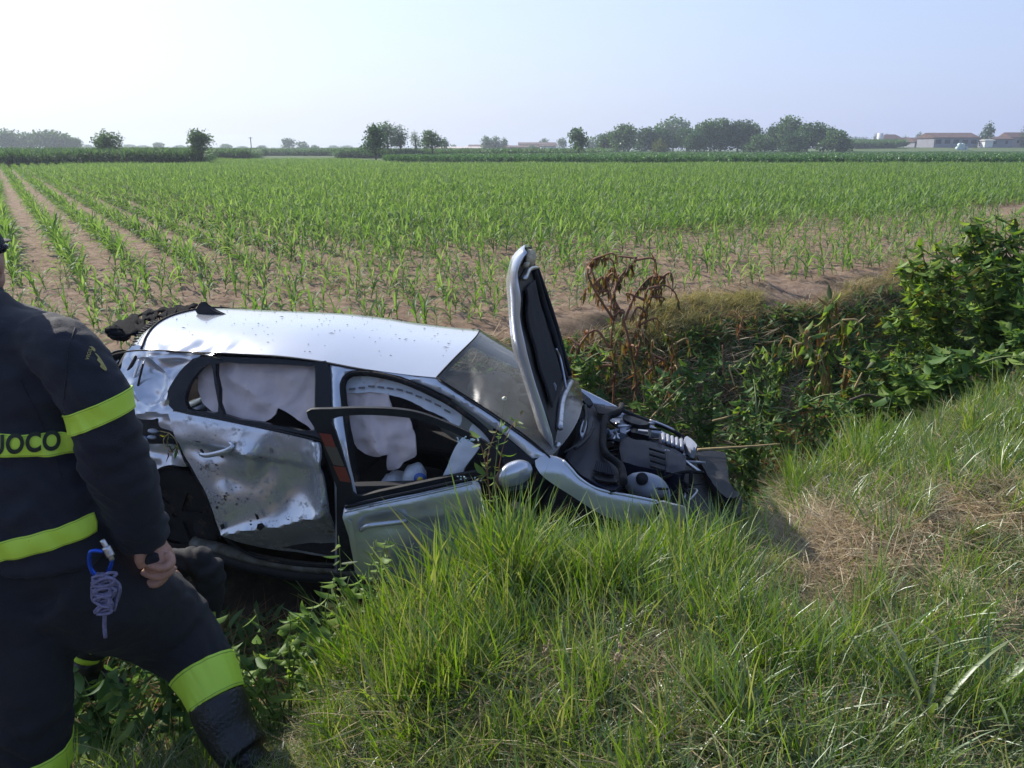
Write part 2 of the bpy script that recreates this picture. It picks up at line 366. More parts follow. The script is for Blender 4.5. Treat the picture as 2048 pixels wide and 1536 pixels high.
for i in order:
    o = bpy.data.objects.new('maize_plant', corn_src[idx[i]].data); COL.objects.link(o)
    o.location = P[i]; o.rotation_euler = rot[i]; o.scale = (hgt[i],) * 3
    tag(o, 'young green maize plant growing in the bare soil nearest the ditch', 'maize plant', 'young maize plants in the nearest rows')
r_ = ~single
scatter('maize_field', P[r_], rot[r_], hgt[r_], idx[r_], corn_src, label='young green maize rows filling the field behind the silver car', cat='maize crop')

# ------------------------------------------------------------------ taller crops beyond
def hz(px, d): return (px - 1024) * d / 1609.0          # x of a pixel column at distance d
def hzz(py, d): return CAMZ - (py - 297.5) * d / 1609.0
tall_src = []
for i in range(4):
    mb = MB()
    for k in range(4):
        g = corn_geo(1.0, 8); V = g.verts() + np.array([U(-.25, .25), U(-.25, .25), 0]); V[:, :2] *= 1.0; mb.add(V, g.F)
    tall_src.append(source('tall_maize_source', mb.verts(), mb.F, M_tall))
def leaf_quads(n, rad, size, asp=0.6):
    """n leaf faces inside a ball of the given radius"""
    d = rng.normal(size=(n, 3)); d /= np.linalg.norm(d, axis=1)[:, None]; c = d * (rad * rng.random(n) ** (1 / 3))[:, None]
    a = rng.normal(size=(n, 3)); a /= np.linalg.norm(a, axis=1)[:, None]; b = np.cross(a, rng.normal(size=(n, 3))); b /= np.linalg.norm(b, axis=1)[:, None]
    s = size * rng.uniform(.6, 1.3, n)[:, None]
    V = np.stack([c - a * s / 2, c + b * s * asp / 2, c + a * s / 2, c - b * s * asp / 2], 1).reshape(-1, 3)
    return V, (np.arange(n)[:, None] * 4 + np.arange(4)).tolist()
soy_src = []
for i in range(4):
    V, F = leaf_quads(46, 0.26, 0.20, .55); V[:, 2] = V[:, 2] * 1.3 + .62; mb = MB(); mb.add(V, F)
    for k in range(4):
        mb.add(*blade(1.0 * U(.8, 1.1), .06, U(.4, 1.1), U(0, 6.3), (0, 0, 0.1), 4, .15, fold=.1))
    soy_src.append(source('crop_clump_source', mb.verts(), mb.F, M_soy))
def block(name, poly, h, n, srcs, label, cat, edge=None, mat=None, seed=1):
    """a stand of crop: raised rough canopy sheet inside poly plus plants, densest on the near side"""
    poly = np.asarray(poly, float)
    lo, hi = poly.min(0), poly.max(0)
    P = []; rg = np.random.default_rng(seed)
    from_edge = edge if edge else 9.0
    def inside(q):
        c = np.zeros(len(q), bool); j = len(poly) - 1
        for i in range(len(poly)):
            a, b_ = poly[i], poly[j]
            cond = (a[1] > q[:, 1]) != (b_[1] > q[:, 1]); c ^= cond & (q[:, 0] < (b_[0] - a[0]) * (q[:, 1] - a[1]) / (b_[1] - a[1] + 1e-12) + a[0]); j = i
        return c
    Q = rg.uniform(lo, hi, (n * 30, 2)); Q = Q[inside(Q)]
    dmin = np.hypot(Q[:, 0], Q[:, 1])
    # distance to the polygon's outline
    de = np.full(len(Q), 1e9)
    for i in range(len(poly)):
        a, b_ = poly[i], poly[(i + 1) % len(poly)]; ab = b_ - a; tt = np.clip(((Q - a) @ ab) / (ab @ ab), 0, 1); de = np.minimum(de, np.linalg.norm(Q - a - tt[:, None] * ab, axis=1))
    wgt = np.exp(-de / from_edge) / dmin ** 1.2 + 0.04 / dmin ** 1.2; wgt /= wgt.sum()
    sel = rg.choice(len(Q), min(n, len(Q)), replace=False, p=wgt); Q = Q[sel]
    k = len(Q)
    sc_ = h * rg.uniform(.85, 1.12, k)
    scatter(name, np.stack([Q[:, 0], Q[:, 1], ground(Q[:, 0], Q[:, 1])], -1), np.stack([0 * sc_, 0 * sc_, rg.uniform(0, 6.28, k)], -1), sc_, rg.integers(0, len(srcs), k), srcs, label=label, cat=cat)
def L2(px, py0):    # ground point under a pixel of a far field edge
    d = CAMZ * 1609.0 / (py0 - 297.5); return (hz(px, d), d)
block('tall_maize', [L2(-260, 337), L2(0, 335), L2(397, 331), (hz(420, 118), 118), (hz(300, 160), 160), (hz(-400, 160), 160)], 1.32, 9000, tall_src, 'tall dark green maize standing at the far left of the field', 'maize crop', seed=2)
block('tall_maize', [L2(380, 321), L2(500, 320), (hz(520, 190), 190), (hz(380, 190), 190)], 1.30, 2600, tall_src, 'strip of tall maize between the two lone trees behind the field', 'maize crop', seed=3)
block('tall_maize', [(hz(200, 210), 210), (hz(700, 195), 195), (hz(740, 260), 260), (hz(200, 320), 320)], 1.45, 3600, tall_src, 'distant flat band of maize left of the middle tree group', 'maize crop', seed=4)
block('tall_maize', [(hz(672, 150), 150), (hz(960, 140), 140), (hz(1200, 165), 165), (hz(1230, 240), 240), (hz(680, 240), 240)], 1.35, 5200, tall_src, 'dark maize stand behind the middle group of trees', 'maize crop', seed=5)
block('green_crop', [L2(775, 326), L2(1200, 328.5), L2(2150, 330), (hz(2200, 150), 150), (hz(2200, 260), 260), (hz(1200, 260), 260), (hz(900, 135), 135), (hz(760, 110), 110)], 0.95, 15000, soy_src, 'knee high dark green crop strip along the right far edge of the young maize', 'crop', edge=30, seed=6)
block('tall_maize', [(hz(1698, 300), 300), (hz(1790, 300), 300), (hz(1812, 330), 330), (hz(1700, 350), 350)], 2.0, 1800, tall_src, 'light green maize stand right of the wood near the farm', 'maize crop', seed=7)

# ------------------------------------------------------------------ far trees
M_bark = solid('bark', (0.09, 0.07, 0.05), 0.9, var=.3, nscale=9, bump=.5)
TREEC = {'dark': leafmat('tree_leaf_dark', [(0.024, 0.065, 0.02), (0.04, 0.095, 0.028), (0.06, 0.125, 0.04)], trans=.3, gloss=.04),
         'mid': leafmat('tree_leaf_mid', [(0.034, 0.08, 0.024), (0.054, 0.115, 0.032), (0.09, 0.155, 0.05)], trans=.35, gloss=.04),
         'yellow': leafmat('tree_leaf_yellow', [(0.06, 0.08, 0.018), (0.09, 0.11, 0.025)], trans=.4, gloss=.04)}
def tree(px, top, wpx, d, label, kind='mid', n=900, base=0.0, lobes=7, trunk=.22, group='trees beyond the fields', drop=0.0, sparse=0.0):
    x = hz(px, d); H = hzz(top, d); Wd = wpx * d / 1609.0; rg = np.random.default_rng(int(px * 7 + d))
    root = empty('tree', (x, d, base), label=label, cat='tree', group=group)
    ch0 = H * trunk; Hc = H - ch0
    mb = MB(); mb.add(*tube(spline([(x, d, base - .2), (x + Wd * .02, d, H * .3), (x + rg.uniform(-.05, .05) * Wd, d, H * .72)], 7), np.linspace(max(.12, H * .028), H * .008, 7), 7))
    C = []
    for k in range(lobes):
        a = rg.uniform(0, 6.28); f = rg.random(); r = Wd * .36 * math.sqrt(rg.random()) * (1.1 - .5 * f)
        c = np.array([x + r * math.cos(a), d + r * math.sin(a), ch0 + Hc * (.22 + .62 * f)]); C.append((c, Wd * rg.uniform(.20, .30), Hc * rg.uniform(.16, .26)))
        mb.add(*tube(spline([(x, d, H * rg.uniform(.2, .45)), (x + (c[0] - x) * .5, d + (c[1] - d) * .5, c[2] - Hc * .12), c], 5), np.linspace(H * .012, H * .004, 5), 5))
    C.append((np.array([x, d, ch0 + Hc * .5]), Wd * .40, Hc * .42))
    C.append((np.array([x + Wd * rg.uniform(-.1, .1), d, H - Hc * .16]), Wd * .16, Hc * .16))
    mb.build('trunk', M_bark, root, origin=(x, d, base))
    m_ = MB(); wts = np.array([c[1] ** 2 * c[2] for c in C]); wts /= wts.sum(); ls = min(Wd * (.10 if n < 1200 else .065), 1.1)
    for (c, rx, rz), wt in zip(C, wts):
        k = max(8, int(n * wt)); dd = rg.normal(size=(k, 3)); dd /= np.linalg.norm(dd, axis=1)[:, None]
        rr = rg.random(k) ** (1 / 2.4) * (1 + rg.normal(0, .13, k)); cc = c + dd * rr[:, None] * np.array([rx, rx, rz])
        cc[:, 2] -= drop * Hc * rg.random(k)
        a = rg.normal(size=(k, 3)); a /= np.linalg.norm(a, axis=1)[:, None]; b_ = np.cross(a, rg.normal(size=(k, 3))); b_ /= np.linalg.norm(b_, axis=1)[:, None]
        s_ = ls * rg.uniform(.5, 1.25, k)[:, None]
        if drop: a = a * .3 + np.array([0, 0, -1.])
        V = np.stack([cc - a * s_ / 2, cc + b_ * s_ * .38, cc + a * s_ / 2, cc - b_ * s_ * .38], 1)
        m_.add(V.reshape(-1, 3), (np.arange(k)[:, None] * 4 + np.arange(4)).tolist())
    o = m_.build('crown', TREEC[kind], root, smooth=False, origin=(x, d, base)); o['kind'] = 'stuff'
    return root
TR = [
 (217, 260, 64, 84, 'lone round tree rising out of the tall maize at far left', 'mid', 2800, .12),
 (402, 259, 62, 82, 'lone small tree on a thin trunk at the end of the tall maize', 'mid', 2600, .24),
 (750, 253, 62, 97, 'front dark bushy tree of the middle group with a bare leaning trunk', 'dark', 2600, .14),
 (775, 248, 58, 150, 'taller hazy tree behind the front tree of the middle group', 'mid', 1800, .2),
 (801, 249, 48, 148, 'dense upright tree right of the front tree in the middle group', 'dark', 1800, .2),
 (832, 262, 28, 130, 'slim tree between the dense tree and the spreading tree of the middle group', 'mid', 1200, .25),
 (864, 260, 54, 122, 'spreading tree at the right end of the middle group', 'mid', 1900, .30),
 (889, 274, 26, 200, 'small bluish tree behind the spreading tree of the middle group', 'mid', 600, .2),
 (1156, 257, 56, 150, 'sparse open crowned tree standing alone left of the wood', 'mid', 1000, .22),
]
for (px, top, wp, d, lb, kd, n, tk) in TR: tree(px, top, wp, d, lb, kd, n, 0, 9, tk)
for px, top, wp, lb in [(18, 258, 78, 'leftmost broad hazy tree of the far left wood'), (62, 267, 52, 'lower hazy tree second from left in the far left wood'), (108, 260, 92, 'largest domed hazy tree of the far left wood'), (152, 277, 40, 'small hazy tree at the right end of the far left wood')]:
    tree(px, top, wp, 300, lb, 'mid', 2200, 0, 10, .03, 'trees of the far left wood')
for px, top, wp, d, lb in [(176, 289, 30, 600, 'faint low tree right of the far left wood'), (258, 289, 46, 650, 'faint tree clump just right of the lone round tree'), (318, 285, 28, 480, 'small dark tree on the horizon between the two lone trees'),
        (290, 291, 34, 700, 'faint low tree left of the small dark horizon tree'), (362, 290, 40, 700, 'faint low tree just left of the lone thin trunked tree'), (452, 288, 36, 520, 'hazy tree on the horizon left of the utility pole'), (522, 291, 26, 520, 'low hazy tree just right of the utility pole'), (486, 292, 30, 700, 'faint tree just left of the utility pole'),
        (578, 277, 36, 420, 'tallest of three hazy trees right of the utility pole'), (606, 283, 30, 420, 'middle one of three hazy trees right of the utility pole'), (630, 289, 22, 420, 'smallest of three hazy trees right of the utility pole'),
        (668, 291, 34, 800, 'faint far tree left of the middle tree group'), (695, 290, 36, 800, 'faint far tree touching the left of the middle tree group'),
        (972, 271, 32, 350, 'left tree of the round trio before the long roofs'), (990, 272, 34, 350, 'middle tree of the round trio before the long roofs'), (1006, 275, 24, 350, 'right tree of the round trio before the long roofs'),
        (908, 289, 18, 600, 'tiny dark tree behind the long low roofs'), (1088, 278, 30, 520, 'dark tree behind the white farmhouse'), (1064, 290, 22, 390, 'small tree at the left of the white farmhouse'),
        (1124, 277, 30, 420, 'bluish tree just left of the sparse lone tree'), (1184, 272, 36, 420, 'bluish tree between the sparse lone tree and the wood')]:
    tree(px, top, wp, d, lb, 'mid', 800, 0, 6, .04, 'small far trees along the horizon')
for i, (px, top, wp, d, kd) in enumerate([(1214, 264, 42, 235, 'mid'), (1246, 250, 52, 225, 'mid'), (1288, 254, 46, 245, 'dark'), (1345, 233, 64, 330, 'mid'), (1318, 252, 50, 250, 'dark'), (1372, 254, 50, 245, 'dark'), (1408, 243, 52, 235, 'mid'), (1440, 239, 54, 240, 'mid'),
        (1474, 241, 50, 240, 'dark'), (1500, 247, 48, 240, 'mid'), (1545, 250, 46, 250, 'dark'), (1577, 239, 58, 245, 'mid'), (1613, 247, 52, 235, 'dark'), (1646, 250, 54, 235, 'mid'), (1674, 262, 50, 225, 'mid'), (1520, 268, 44, 222, 'mid'), (1392, 268, 40, 228, 'dark'), (1590, 266, 44, 226, 'dark')]):
    lbs = ['leftmost tree of the wood right of centre', 'tree with a pale trunk second from the left of the wood', 'tree left of the yellowish willow in the wood', 'grey crowned tree towering behind the wood', 'tree just behind the yellowish willow in the wood', 'tree right of the yellowish willow in the wood', 'tree below right of the towering grey crown in the wood', 'broad high tree in the middle of the wood',
           'dark tree right of the broad high tree in the wood', 'tree before the dip in the wood skyline', 'tree in the dip of the wood skyline', 'highest tree of the right half of the wood', 'dark tree second from the high right half of the wood', 'second tree from the right end of the wood', 'rightmost tree of the wood, lower and rounded', 'small round tree in front of the wood skyline dip', 'low dark tree at the foot of the middle wood', 'low dark tree at the foot of the highest right trees']
    tree(px, top, wp * 1.4, d, lbs[i], kd, 3000, 0, 9, .03, 'trees of the wood right of centre')
tree(1318, 272, 40, 214, 'yellowish weeping willow at the front of the wood', 'yellow', 900, 0, 6, .10, 'trees of the wood right of centre', drop=.5)
for px, top, wp, d, lb in [(1970, 249, 36, 330, 'round dark tree at the right end of the long barn'), (1747, 267, 14, 420, 'narrow dark tree left of the white silo'), (1768, 268, 16, 430, 'narrow dark tree right of the white silo'), (1836, 266, 22, 400, 'dark tree at the left end of the long barn'), (1857, 265, 18, 410, 'low tree behind the left corner of the long barn'),
        (1720, 275, 40, 700, 'faint bluish tree right of the wood'), (1706, 274, 30, 720, 'faint bluish tree touching the right end of the wood'), (1806, 270, 26, 450, 'dark tree behind the hipped farmhouse roof'), (2046, 250, 30, 340, 'dark tree cut by the right edge of the picture')]:
    tree(px, top, wp, d, lb, 'dark', 900, 0, 6, .05, 'trees around the farm')

# ------------------------------------------------------------------ farm buildings and the pole
M_wall = solid('plaster_pale', (0.34, 0.29, 0.28), .9, var=.1, nscale=.4); M_white = solid('plaster_white', (0.75, 0.73, 0.72), .9, var=.06, nscale=.4)
M_grey = solid('sheet_grey', (0.22, 0.22, 0.26), .6, var=.1, nscale=.5); M_roof = solid('roof_tiles', (0.12, 0.07, 0.06), .9, var=.25, nscale=.8)
M_roofp = solid('roof_pale', (0.60, 0.50, 0.46), .8, var=.1, nscale=.3); M_hole = solid('dark_opening', (0.03, 0.03, 0.035), .8)
def house(px0, px1, eave, ridge, base, d, label, wall=M_wall, roof=M_roof, hip=False, depth=9.0, wins=0, cat='farm building', name='farmhouse', wsz=(1.0, 1.2)):
    x0, x1 = hz(px0, d), hz(px1, d); ze, zr, zb = hzz(eave, d), hzz(ridge, d), min(0, hzz(base, d)); zb = float(ground((x0 + x1) / 2, d)); 
    o = np.array([(x0 + x1) / 2, d, zb]); root = empty(name, o, label=label, cat=cat)
    zf = zb - .5; V, F = box(((x0 + x1) / 2, d + depth / 2, (zf + ze) / 2), (x1 - x0, depth, ze - zf)); mk('wall', V, F, wall, root, False, o)
    e = .5; i = min((x1 - x0) * .3, depth * .5) if hip else 0
    V = [(x0 - e, d - e, ze), (x1 + e, d - e, ze), (x1 + e, d + depth + e, ze), (x0 - e, d + depth + e, ze), (x0 - e + i, d + depth / 2, zr), (x1 + e - i, d + depth / 2, zr), (x0 - e, d - e, ze - .2), (x1 + e, d - e, ze - .2), (x1 + e, d + depth + e, ze - .2), (x0 - e, d + depth + e, ze - .2)]
    mk('roof', V, [[0, 1, 5, 4], [2, 3, 4, 5], [3, 0, 4], [1, 2, 5], [0, 6, 7, 1], [3, 2, 8, 9], [3, 9, 6, 0], [1, 7, 8, 2], [6, 9, 8, 7]], roof, root, False, o)
    for k in range(wins):
        xc = x0 + (k + .5) * (x1 - x0) / wins; V, F = box((xc, d - .02, zb + (ze - zb) * .52), (wsz[0], .12, wsz[1])); mk('window', V, F, M_hole, root, False, o)
    return root
house(1866, 1954, 276, 266.5, 292, 330, 'long grey barn with a brown roof at the far right', M_grey, M_roof, wins=5, depth=14, name='barn', wsz=(2.2, 1.6))
house(1764, 1806, 280, 270, 290, 390, 'brown hip roofed farmhouse left of the long barn', M_wall, M_roof, True, wins=3)
house(1806, 1834, 282, 276, 290, 392, 'low farmhouse wing between the hipped house and the barn', M_wall, M_roof, wins=2)
house(1828, 1862, 284, 276.5, 292, 345, 'small lean-to shed at the left end of the barn', M_grey, M_roof, wins=1, name='shed')
house(1977, 2022, 279, 274, 291, 335, 'bluish low shed right of the round dark tree', M_grey, M_roof, wins=2, name='shed')
house(2018, 2110, 276, 266, 291, 340, 'farmhouse cut by the right picture edge', M_wall, M_roof, wins=3)
house(1968, 1984, 281, 280, 291, 325, 'white container beside the bluish shed', M_white, M_white, wins=0, depth=3, name='container', cat='container')
house(868, 962, 296.3, 293.2, 300, 380, 'long low white roofed farm shed right of the middle trees', M_wall, M_roofp, wins=0, depth=18, name='farm_shed')
house(1014, 1076, 294.5, 291, 300, 400, 'long low shed with a reddish roof right of the round trio', M_wall, M_roof, wins=0, depth=14, name='farm_shed')
house(938, 1016, 293.5, 289.5, 300, 430, 'brown roofed farm shed behind the round trio of trees', M_wall, M_roof, wins=0, depth=14, name='farm_shed')
house(1038, 1112, 289.5, 285, 300, 440, 'long brown roof behind the white farmhouse', M_wall, M_roof, wins=0, depth=14, name='farm_shed')
house(1082, 1112, 292, 290, 300, 370, 'small white farmhouse with a dark window left of the sparse lone tree', M_white, M_roof, wins=2, depth=8)
V, F = tube([(hz(1757, 380), 380, 0), (hz(1757, 380), 380, hzz(268, 380))], 1.3, 12); mk('silo', V, F, M_white, origin=None, label='slim white silo between two narrow dark trees', cat='silo')
pr = empty('utility_pole', (hz(503, 300), 300, 0), label='single wooden utility pole on the horizon left of the middle trees', cat='utility pole')
V, F = tube([(0, 0, 0), (0, 0, hzz(275, 300))], .18, 8); mk('pole', V, F, M_bark, pr); V, F = box((0, 0, hzz(277, 300)), (1.6, .15, .15)); mk('crossarm', V, F, M_bark, pr, False)
M_bale = solid('bale_wrap', (0.55, 0.68, 0.66), .35, var=.15, nscale=1)
for i, (px, lv) in enumerate([(1915, 0), (1921, 0), (1927, 0), (1918, 1), (1924, 1), (1931, 0)]):
    V, F = tube([(hz(px, 290) - .0, 289.4, .65 + float(ground(hz(px, 290), 290)) + lv * 1.15), (hz(px, 290), 290.6, .65 + float(ground(hz(px, 290), 290)) + lv * 1.15)], .62, 14)
    mk('wrapped_bale', V, F, M_bale, smooth=False, label='pale green plastic wrapped round bale heaped before the long barn', cat='bale', group='wrapped bales heaped before the long barn')

# ------------------------------------------------------------------ humid air
m, t, N, L = nodes('haze_air'); out = N.new('ShaderNodeOutputMaterial'); pv = N.new('ShaderNodeVolumePrincipled')
pv.inputs['Color'].default_value = (0.78, 0.87, 1.0, 1); pv.inputs["Density"].default_value = 0.0006; pv.inputs['Anisotropy'].default_value = 0.35
L.new(pv.outputs[0], out.inputs['Volume'])
V, F = box((0, 430, 6.5), (1500, 1100, 19)); mk('haze', V, F, m, smooth=False, kind='stuff')

# =================================================================== the wrecked car
car = bpy.data.objects.new('wrecked_car', None); COL.objects.link(car)
car.matrix_world = Matrix.Translation(CAR_LOC) @ CAR_ROT.to_4x4()
tag(car, 'wrecked silver hatchback lying nose down in the ditch with its bonnet and front door open', 'car')
CO = (CAMP - CL) @ CR
def cray(px, py): return ray(px, py) @ CR
def car2w(p): return np.asarray(p) @ CR.T + CL
def pl(px, py, ax, val):
    d = cray(px, py); return CO + d * ((val - CO[ax]) / d[ax])
def sprof(X, Z):
    s = .89 - .25 * (Z - .6) ** 2 if Z < .97 else .856 - .52 * (Z - .97)
    return s - .12 * max(0, (X - 2.2) / 1.2) ** 2 - .10 * max(0, -X / .75) ** 2
def side(px, py, off=0.0):
    d = cray(px, py); Yc = -.87
    for _ in range(25):
        p = CO + d * ((Yc - CO[1]) / d[1]); Yc = .5 * Yc - .5 * (sprof(p[0], p[2]) + off)
    return p
def splane(off): return lambda px, py: side(px, py, off)
def zplane(z): return lambda px, py: pl(px, py, 2, z)
_a = R(25); DD = np.array([-math.cos(_a), -math.sin(_a), 0]); DNRM = np.cross(DD, [0, 0, 1.0]); DH = np.array([2.05, -.9, .9])
def dplane(off=0.0, curve=True):
    def f(px, py):
        d = cray(px, py); o = DH + DNRM * off * np.sign(DNRM[1]) * -1
        p = CO + d * (((o - CO) @ DNRM) / (d @ DNRM)); return p
    return f

# --- polygons drawn in the plane of a panel, tessellated and laid on its surface
def inpoly(q, poly):
    poly = np.asarray(poly, float); x, y = q[:, 0], q[:, 1]; c = np.zeros(len(q), bool); j = len(poly) - 1
    for i in range(len(poly)):
        a, b_ = poly[i], poly[j]
        cond = (a[1] > y) != (b_[1] > y)
        with np.errstate(divide='ignore', invalid='ignore'):
            c ^= cond & (x < (b_[0] - a[0]) * (y - a[1]) / (b_[1] - a[1] + 1e-12) + a[0])
        j = i
    return c
def pdist(q, poly, closed=True):
    poly = np.asarray(poly, float); d = np.full(len(q), 1e9); n = len(poly)
    for i in range(n if closed else n - 1):
        a, b_ = poly[i], poly[(i + 1) % n]; ab = b_ - a; t_ = np.clip(((q - a) @ ab) / (ab @ ab + 1e-12), 0, 1)
        d = np.minimum(d, np.linalg.norm(q - a - t_[:, None] * ab, axis=1))
    return d
def dens(poly, step, closed=True):
    out = []; n = len(poly)
    for i in range(n if closed else n - 1):
        a, b_ = np.array(poly[i], float), np.array(poly[(i + 1) % n], float); k = max(1, int(np.linalg.norm(b_ - a) / step))
        out += [a + (b_ - a) * j / k for j in range(k)]
    if not closed: out.append(np.array(poly[-1], float))
    return np.array(out)
def smoothpoly(poly, n=4, closed=True):
    P = np.array(poly, float); out = []; m = len(P)
    for i in range(m):
        p0, p1, p2, p3 = P[i - 1], P[i], P[(i + 1) % m], P[(i + 2) % m]
        for t in np.linspace(0, 1, n, endpoint=False):
            out.append(0.5 * (2 * p1 + (p2 - p0) * t + (2 * p0 - 5 * p1 + 4 * p2 - p3) * t * t + (3 * p1 - p0 - 3 * p2 + p3) * t ** 3))
    return np.array(out)
def tess(poly, holes=(), step=10):
    loops = [dens(poly, step)] + [dens(h, step) for h in holes]
    pts = []; edges = []
    for lp in loops:
        b0 = len(pts); pts += [tuple(p) for p in lp]; n = len(lp); edges += [(b0 + i, b0 + (i + 1) % n) for i in range(n)]
    allp = np.array(pts); lo, hi = allp.min(0), allp.max(0)
    g = np.array([(x + (step / 2 if k % 2 else 0), y) for k, y in enumerate(np.arange(lo[1], hi[1], step * .87)) for x in np.arange(lo[0], hi[0], step)])
    if len(g):
        ok = inpoly(g, loops[0])
        for lp in loops[1:]: ok &= ~inpoly(g, lp)
        for lp in loops: ok &= pdist(g, lp) > step * .45
        pts += [tuple(p) for p in g[ok]]
    r = geometry.delaunay_2d_cdt([Vector(p) for p in pts], edges, [], 0, 1e-5)
    V = np.array([tuple(v) for v in r[0]]); F = []
    cen = np.array([V[list(f)].mean(0) for f in r[2]]); ok = inpoly(cen, loops[0])
    for lp in loops[1:]: ok &= ~inpoly(cen, lp)
    for f, k in zip(r[2], ok):
        if k: F.append(list(f))
    return V, F
def panel(name, poly, surf, mat, parent=None, holes=(), step=10, thick=0.012, disp=None, direc=(0, -1, 0.15), into=None, **k):
    V2, F = tess(poly, holes, step)
    V = np.array([surf(x, y) for x, y in V2]); dr = np.array(direc, float); dr /= np.linalg.norm(dr)
    if disp is not None: V = V + disp(V2)[:, None] * dr
    n = len(V); Vb = V - dr * thick
    # orient faces to look along direc
    a, b_, c = V[[f[0] for f in F]], V[[f[1] for f in F]], V[[f[2] for f in F]]; sgn = np.einsum('ij,j->i', np.cross(b_ - a, c - a), dr)
    F = [f if s > 0 else f[::-1] for f, s in zip(F, sgn)]
    cnt = {}
    for f in F:
        for i in range(len(f)):
            e_ = (f[i], f[(i + 1) % len(f)]); cnt[e_] = 1
    F2 = F + [[i + n for i in f[::-1]] for f in F] + [[a_, a_ + n, b__ + n, b__][::-1] for (a_, b__) in cnt if (b__, a_) not in cnt]
    o = mk(name, np.concatenate([V, Vb]), F2, mat, parent or car, **k)
    # keep the rim crisp
    o.data.set_sharp_from_angle(angle=R(45)); return o
def gauss(q, x, y, rx, ry, a=0, h=0.01):
    c, s = math.cos(R(a)), math.sin(R(a)); u = ((q[:, 0] - x) * c + (q[:, 1] - y) * s) / rx; v = (-(q[:, 0] - x) * s + (q[:, 1] - y) * c) / ry
    return h * np.exp(-(u * u + v * v))
def ridge(q, line, wd, h, p=1.0): return h * np.exp(-(pdist(q, line, False) / wd) ** p)
def crump(q, sc_, amp, seed):
    out = np.array([noise.ridged_multi_fractal(Vector((x / sc_ + seed, y / sc_ * 1.2, seed)), 1.0, 2.1, 3, 1.0, 2.0) for x, y in q]); return (out - out.mean()) * amp
def soft(q, sc_, amp, seed): return np.array([noise.noise(Vector((x / sc_ + seed, y / sc_, seed * 2.0))) for x, y in q]) * amp

# --- materials
def carpaint(name, dirt=True, lo=.60, hi=.74):
    return solid(name, (0.60, 0.62, 0.68), .22, metal=.55, var=.03, nscale=2.0, coat=.6, dirt=(0.14, 0.11, 0.08) if dirt else None, dscale=9.0, dlo=lo, dhi=hi)
M_paint = carpaint('silver_paint', True, .66, .85); M_pdirty = carpaint('silver_paint_muddy', True, .54, .66)
M_paint2 = carpaint('silver_paint_clean', False)
M_blk = solid('black_plastic', (0.013, 0.014, 0.018), .6, var=.25, nscale=8, bump=.15, bscale=90, dirt=(0.07, 0.06, 0.05), dscale=14, dlo=.64, dhi=.85, spec=.3)
M_gloss = solid('gloss_black_trim', (0.007, 0.008, 0.012), .22, var=.1, coat=.08, spec=.25, dirt=(0.04, 0.036, 0.032), dscale=12, dlo=.66, dhi=.85)
M_rub = solid('rubber', (0.011, 0.011, 0.013), .8, spec=.25, var=.2, nscale=12, bump=.3, dirt=(0.10, 0.08, 0.06), dscale=10)
M_bay = solid('engine_bay_dark', (0.008, 0.009, 0.014), .5, spec=.3, var=.3, nscale=20, bump=.3, bscale=30)
M_cover = solid('engine_cover_plastic', (0.009, 0.011, 0.026), .5, var=.15, nscale=10, bump=.12, bscale=160, spec=.22)
M_cloth = solid('airbag_fabric', (0.60, 0.50, 0.49), .85, var=.06, nscale=9, bump=.5, bscale=14, sheen=.2)
M_cloth2 = solid('airbag_fabric_white', (0.62, 0.64, 0.70), .7, var=.05, nscale=9, bump=.4, bscale=14)
M_metal = solid('bare_metal', (0.55, 0.55, 0.58), .35, metal=.9, var=.15, nscale=14, dirt=(0.10, 0.07, 0.05), dscale=20)
M_foam = solid('warm_foam', (0.52, 0.44, 0.30), .9, var=.2, nscale=30, bump=.5)
M_seat = solid('seat_fabric', (0.018, 0.018, 0.022), .95, var=.3, nscale=40, bump=.4, bscale=200)
M_red = solid('reflection_red', (0.20, 0.035, 0.03), .35, var=.25, nscale=12)
M_tank = solid('reservoir_plastic', (0.30, 0.32, 0.38), .4, var=.08, nscale=6, bump=.1)
def glassmat(name, tintc=(0.75, 0.82, 0.80), dust=0.35):
    m, t, N, L = nodes(name); out = N.new('ShaderNodeOutputMaterial')
    tr = N.new('ShaderNodeBsdfTransparent'); tr.inputs[0].default_value = (*tintc, 1); gl = N.new('ShaderNodeBsdfGlossy'); gl.inputs['Roughness'].default_value = .10; df = N.new('ShaderNodeBsdfDiffuse'); df.inputs[0].default_value = (.34, .33, .29, 1)
    lw = N.new('ShaderNodeFresnel'); lw.inputs['IOR'].default_value = 1.42
    tc = N.new('ShaderNodeTexCoord'); n1 = N.new('ShaderNodeTexNoise'); n1.inputs['Scale'].default_value = 3.5; n1.inputs['Detail'].default_value = 9; n1.inputs['Roughness'].default_value = .7; L.new(tc.outputs['Object'], n1.inputs['Vector'])
    mr = N.new('ShaderNodeMapRange'); mr.inputs['From Min'].default_value = .35; mr.inputs['From Max'].default_value = .75; mr.inputs['To Min'].default_value = dust * .5; mr.inputs['To Max'].default_value = dust * 1.5; L.new(n1.outputs['Fac'], mr.inputs['Value'])
    a = N.new('ShaderNodeMixShader'); L.new(mr.outputs[0], a.inputs[0]); L.new(tr.outputs[0], a.inputs[1]); L.new(df.outputs[0], a.inputs[2])
    b_ = N.new('ShaderNodeMixShader'); L.new(lw.outputs[0], b_.inputs[0]); L.new(a.outputs[0], b_.inputs[1]); L.new(gl.outputs[0], b_.inputs[2]); L.new(b_.outputs[0], out.inputs[0]); return m
M_wind = glassmat('windscreen_glass', (.58, .66, .66), dust=.26); M_glass = glassmat('side_glass', (0.5, 0.6, 0.6), .15)

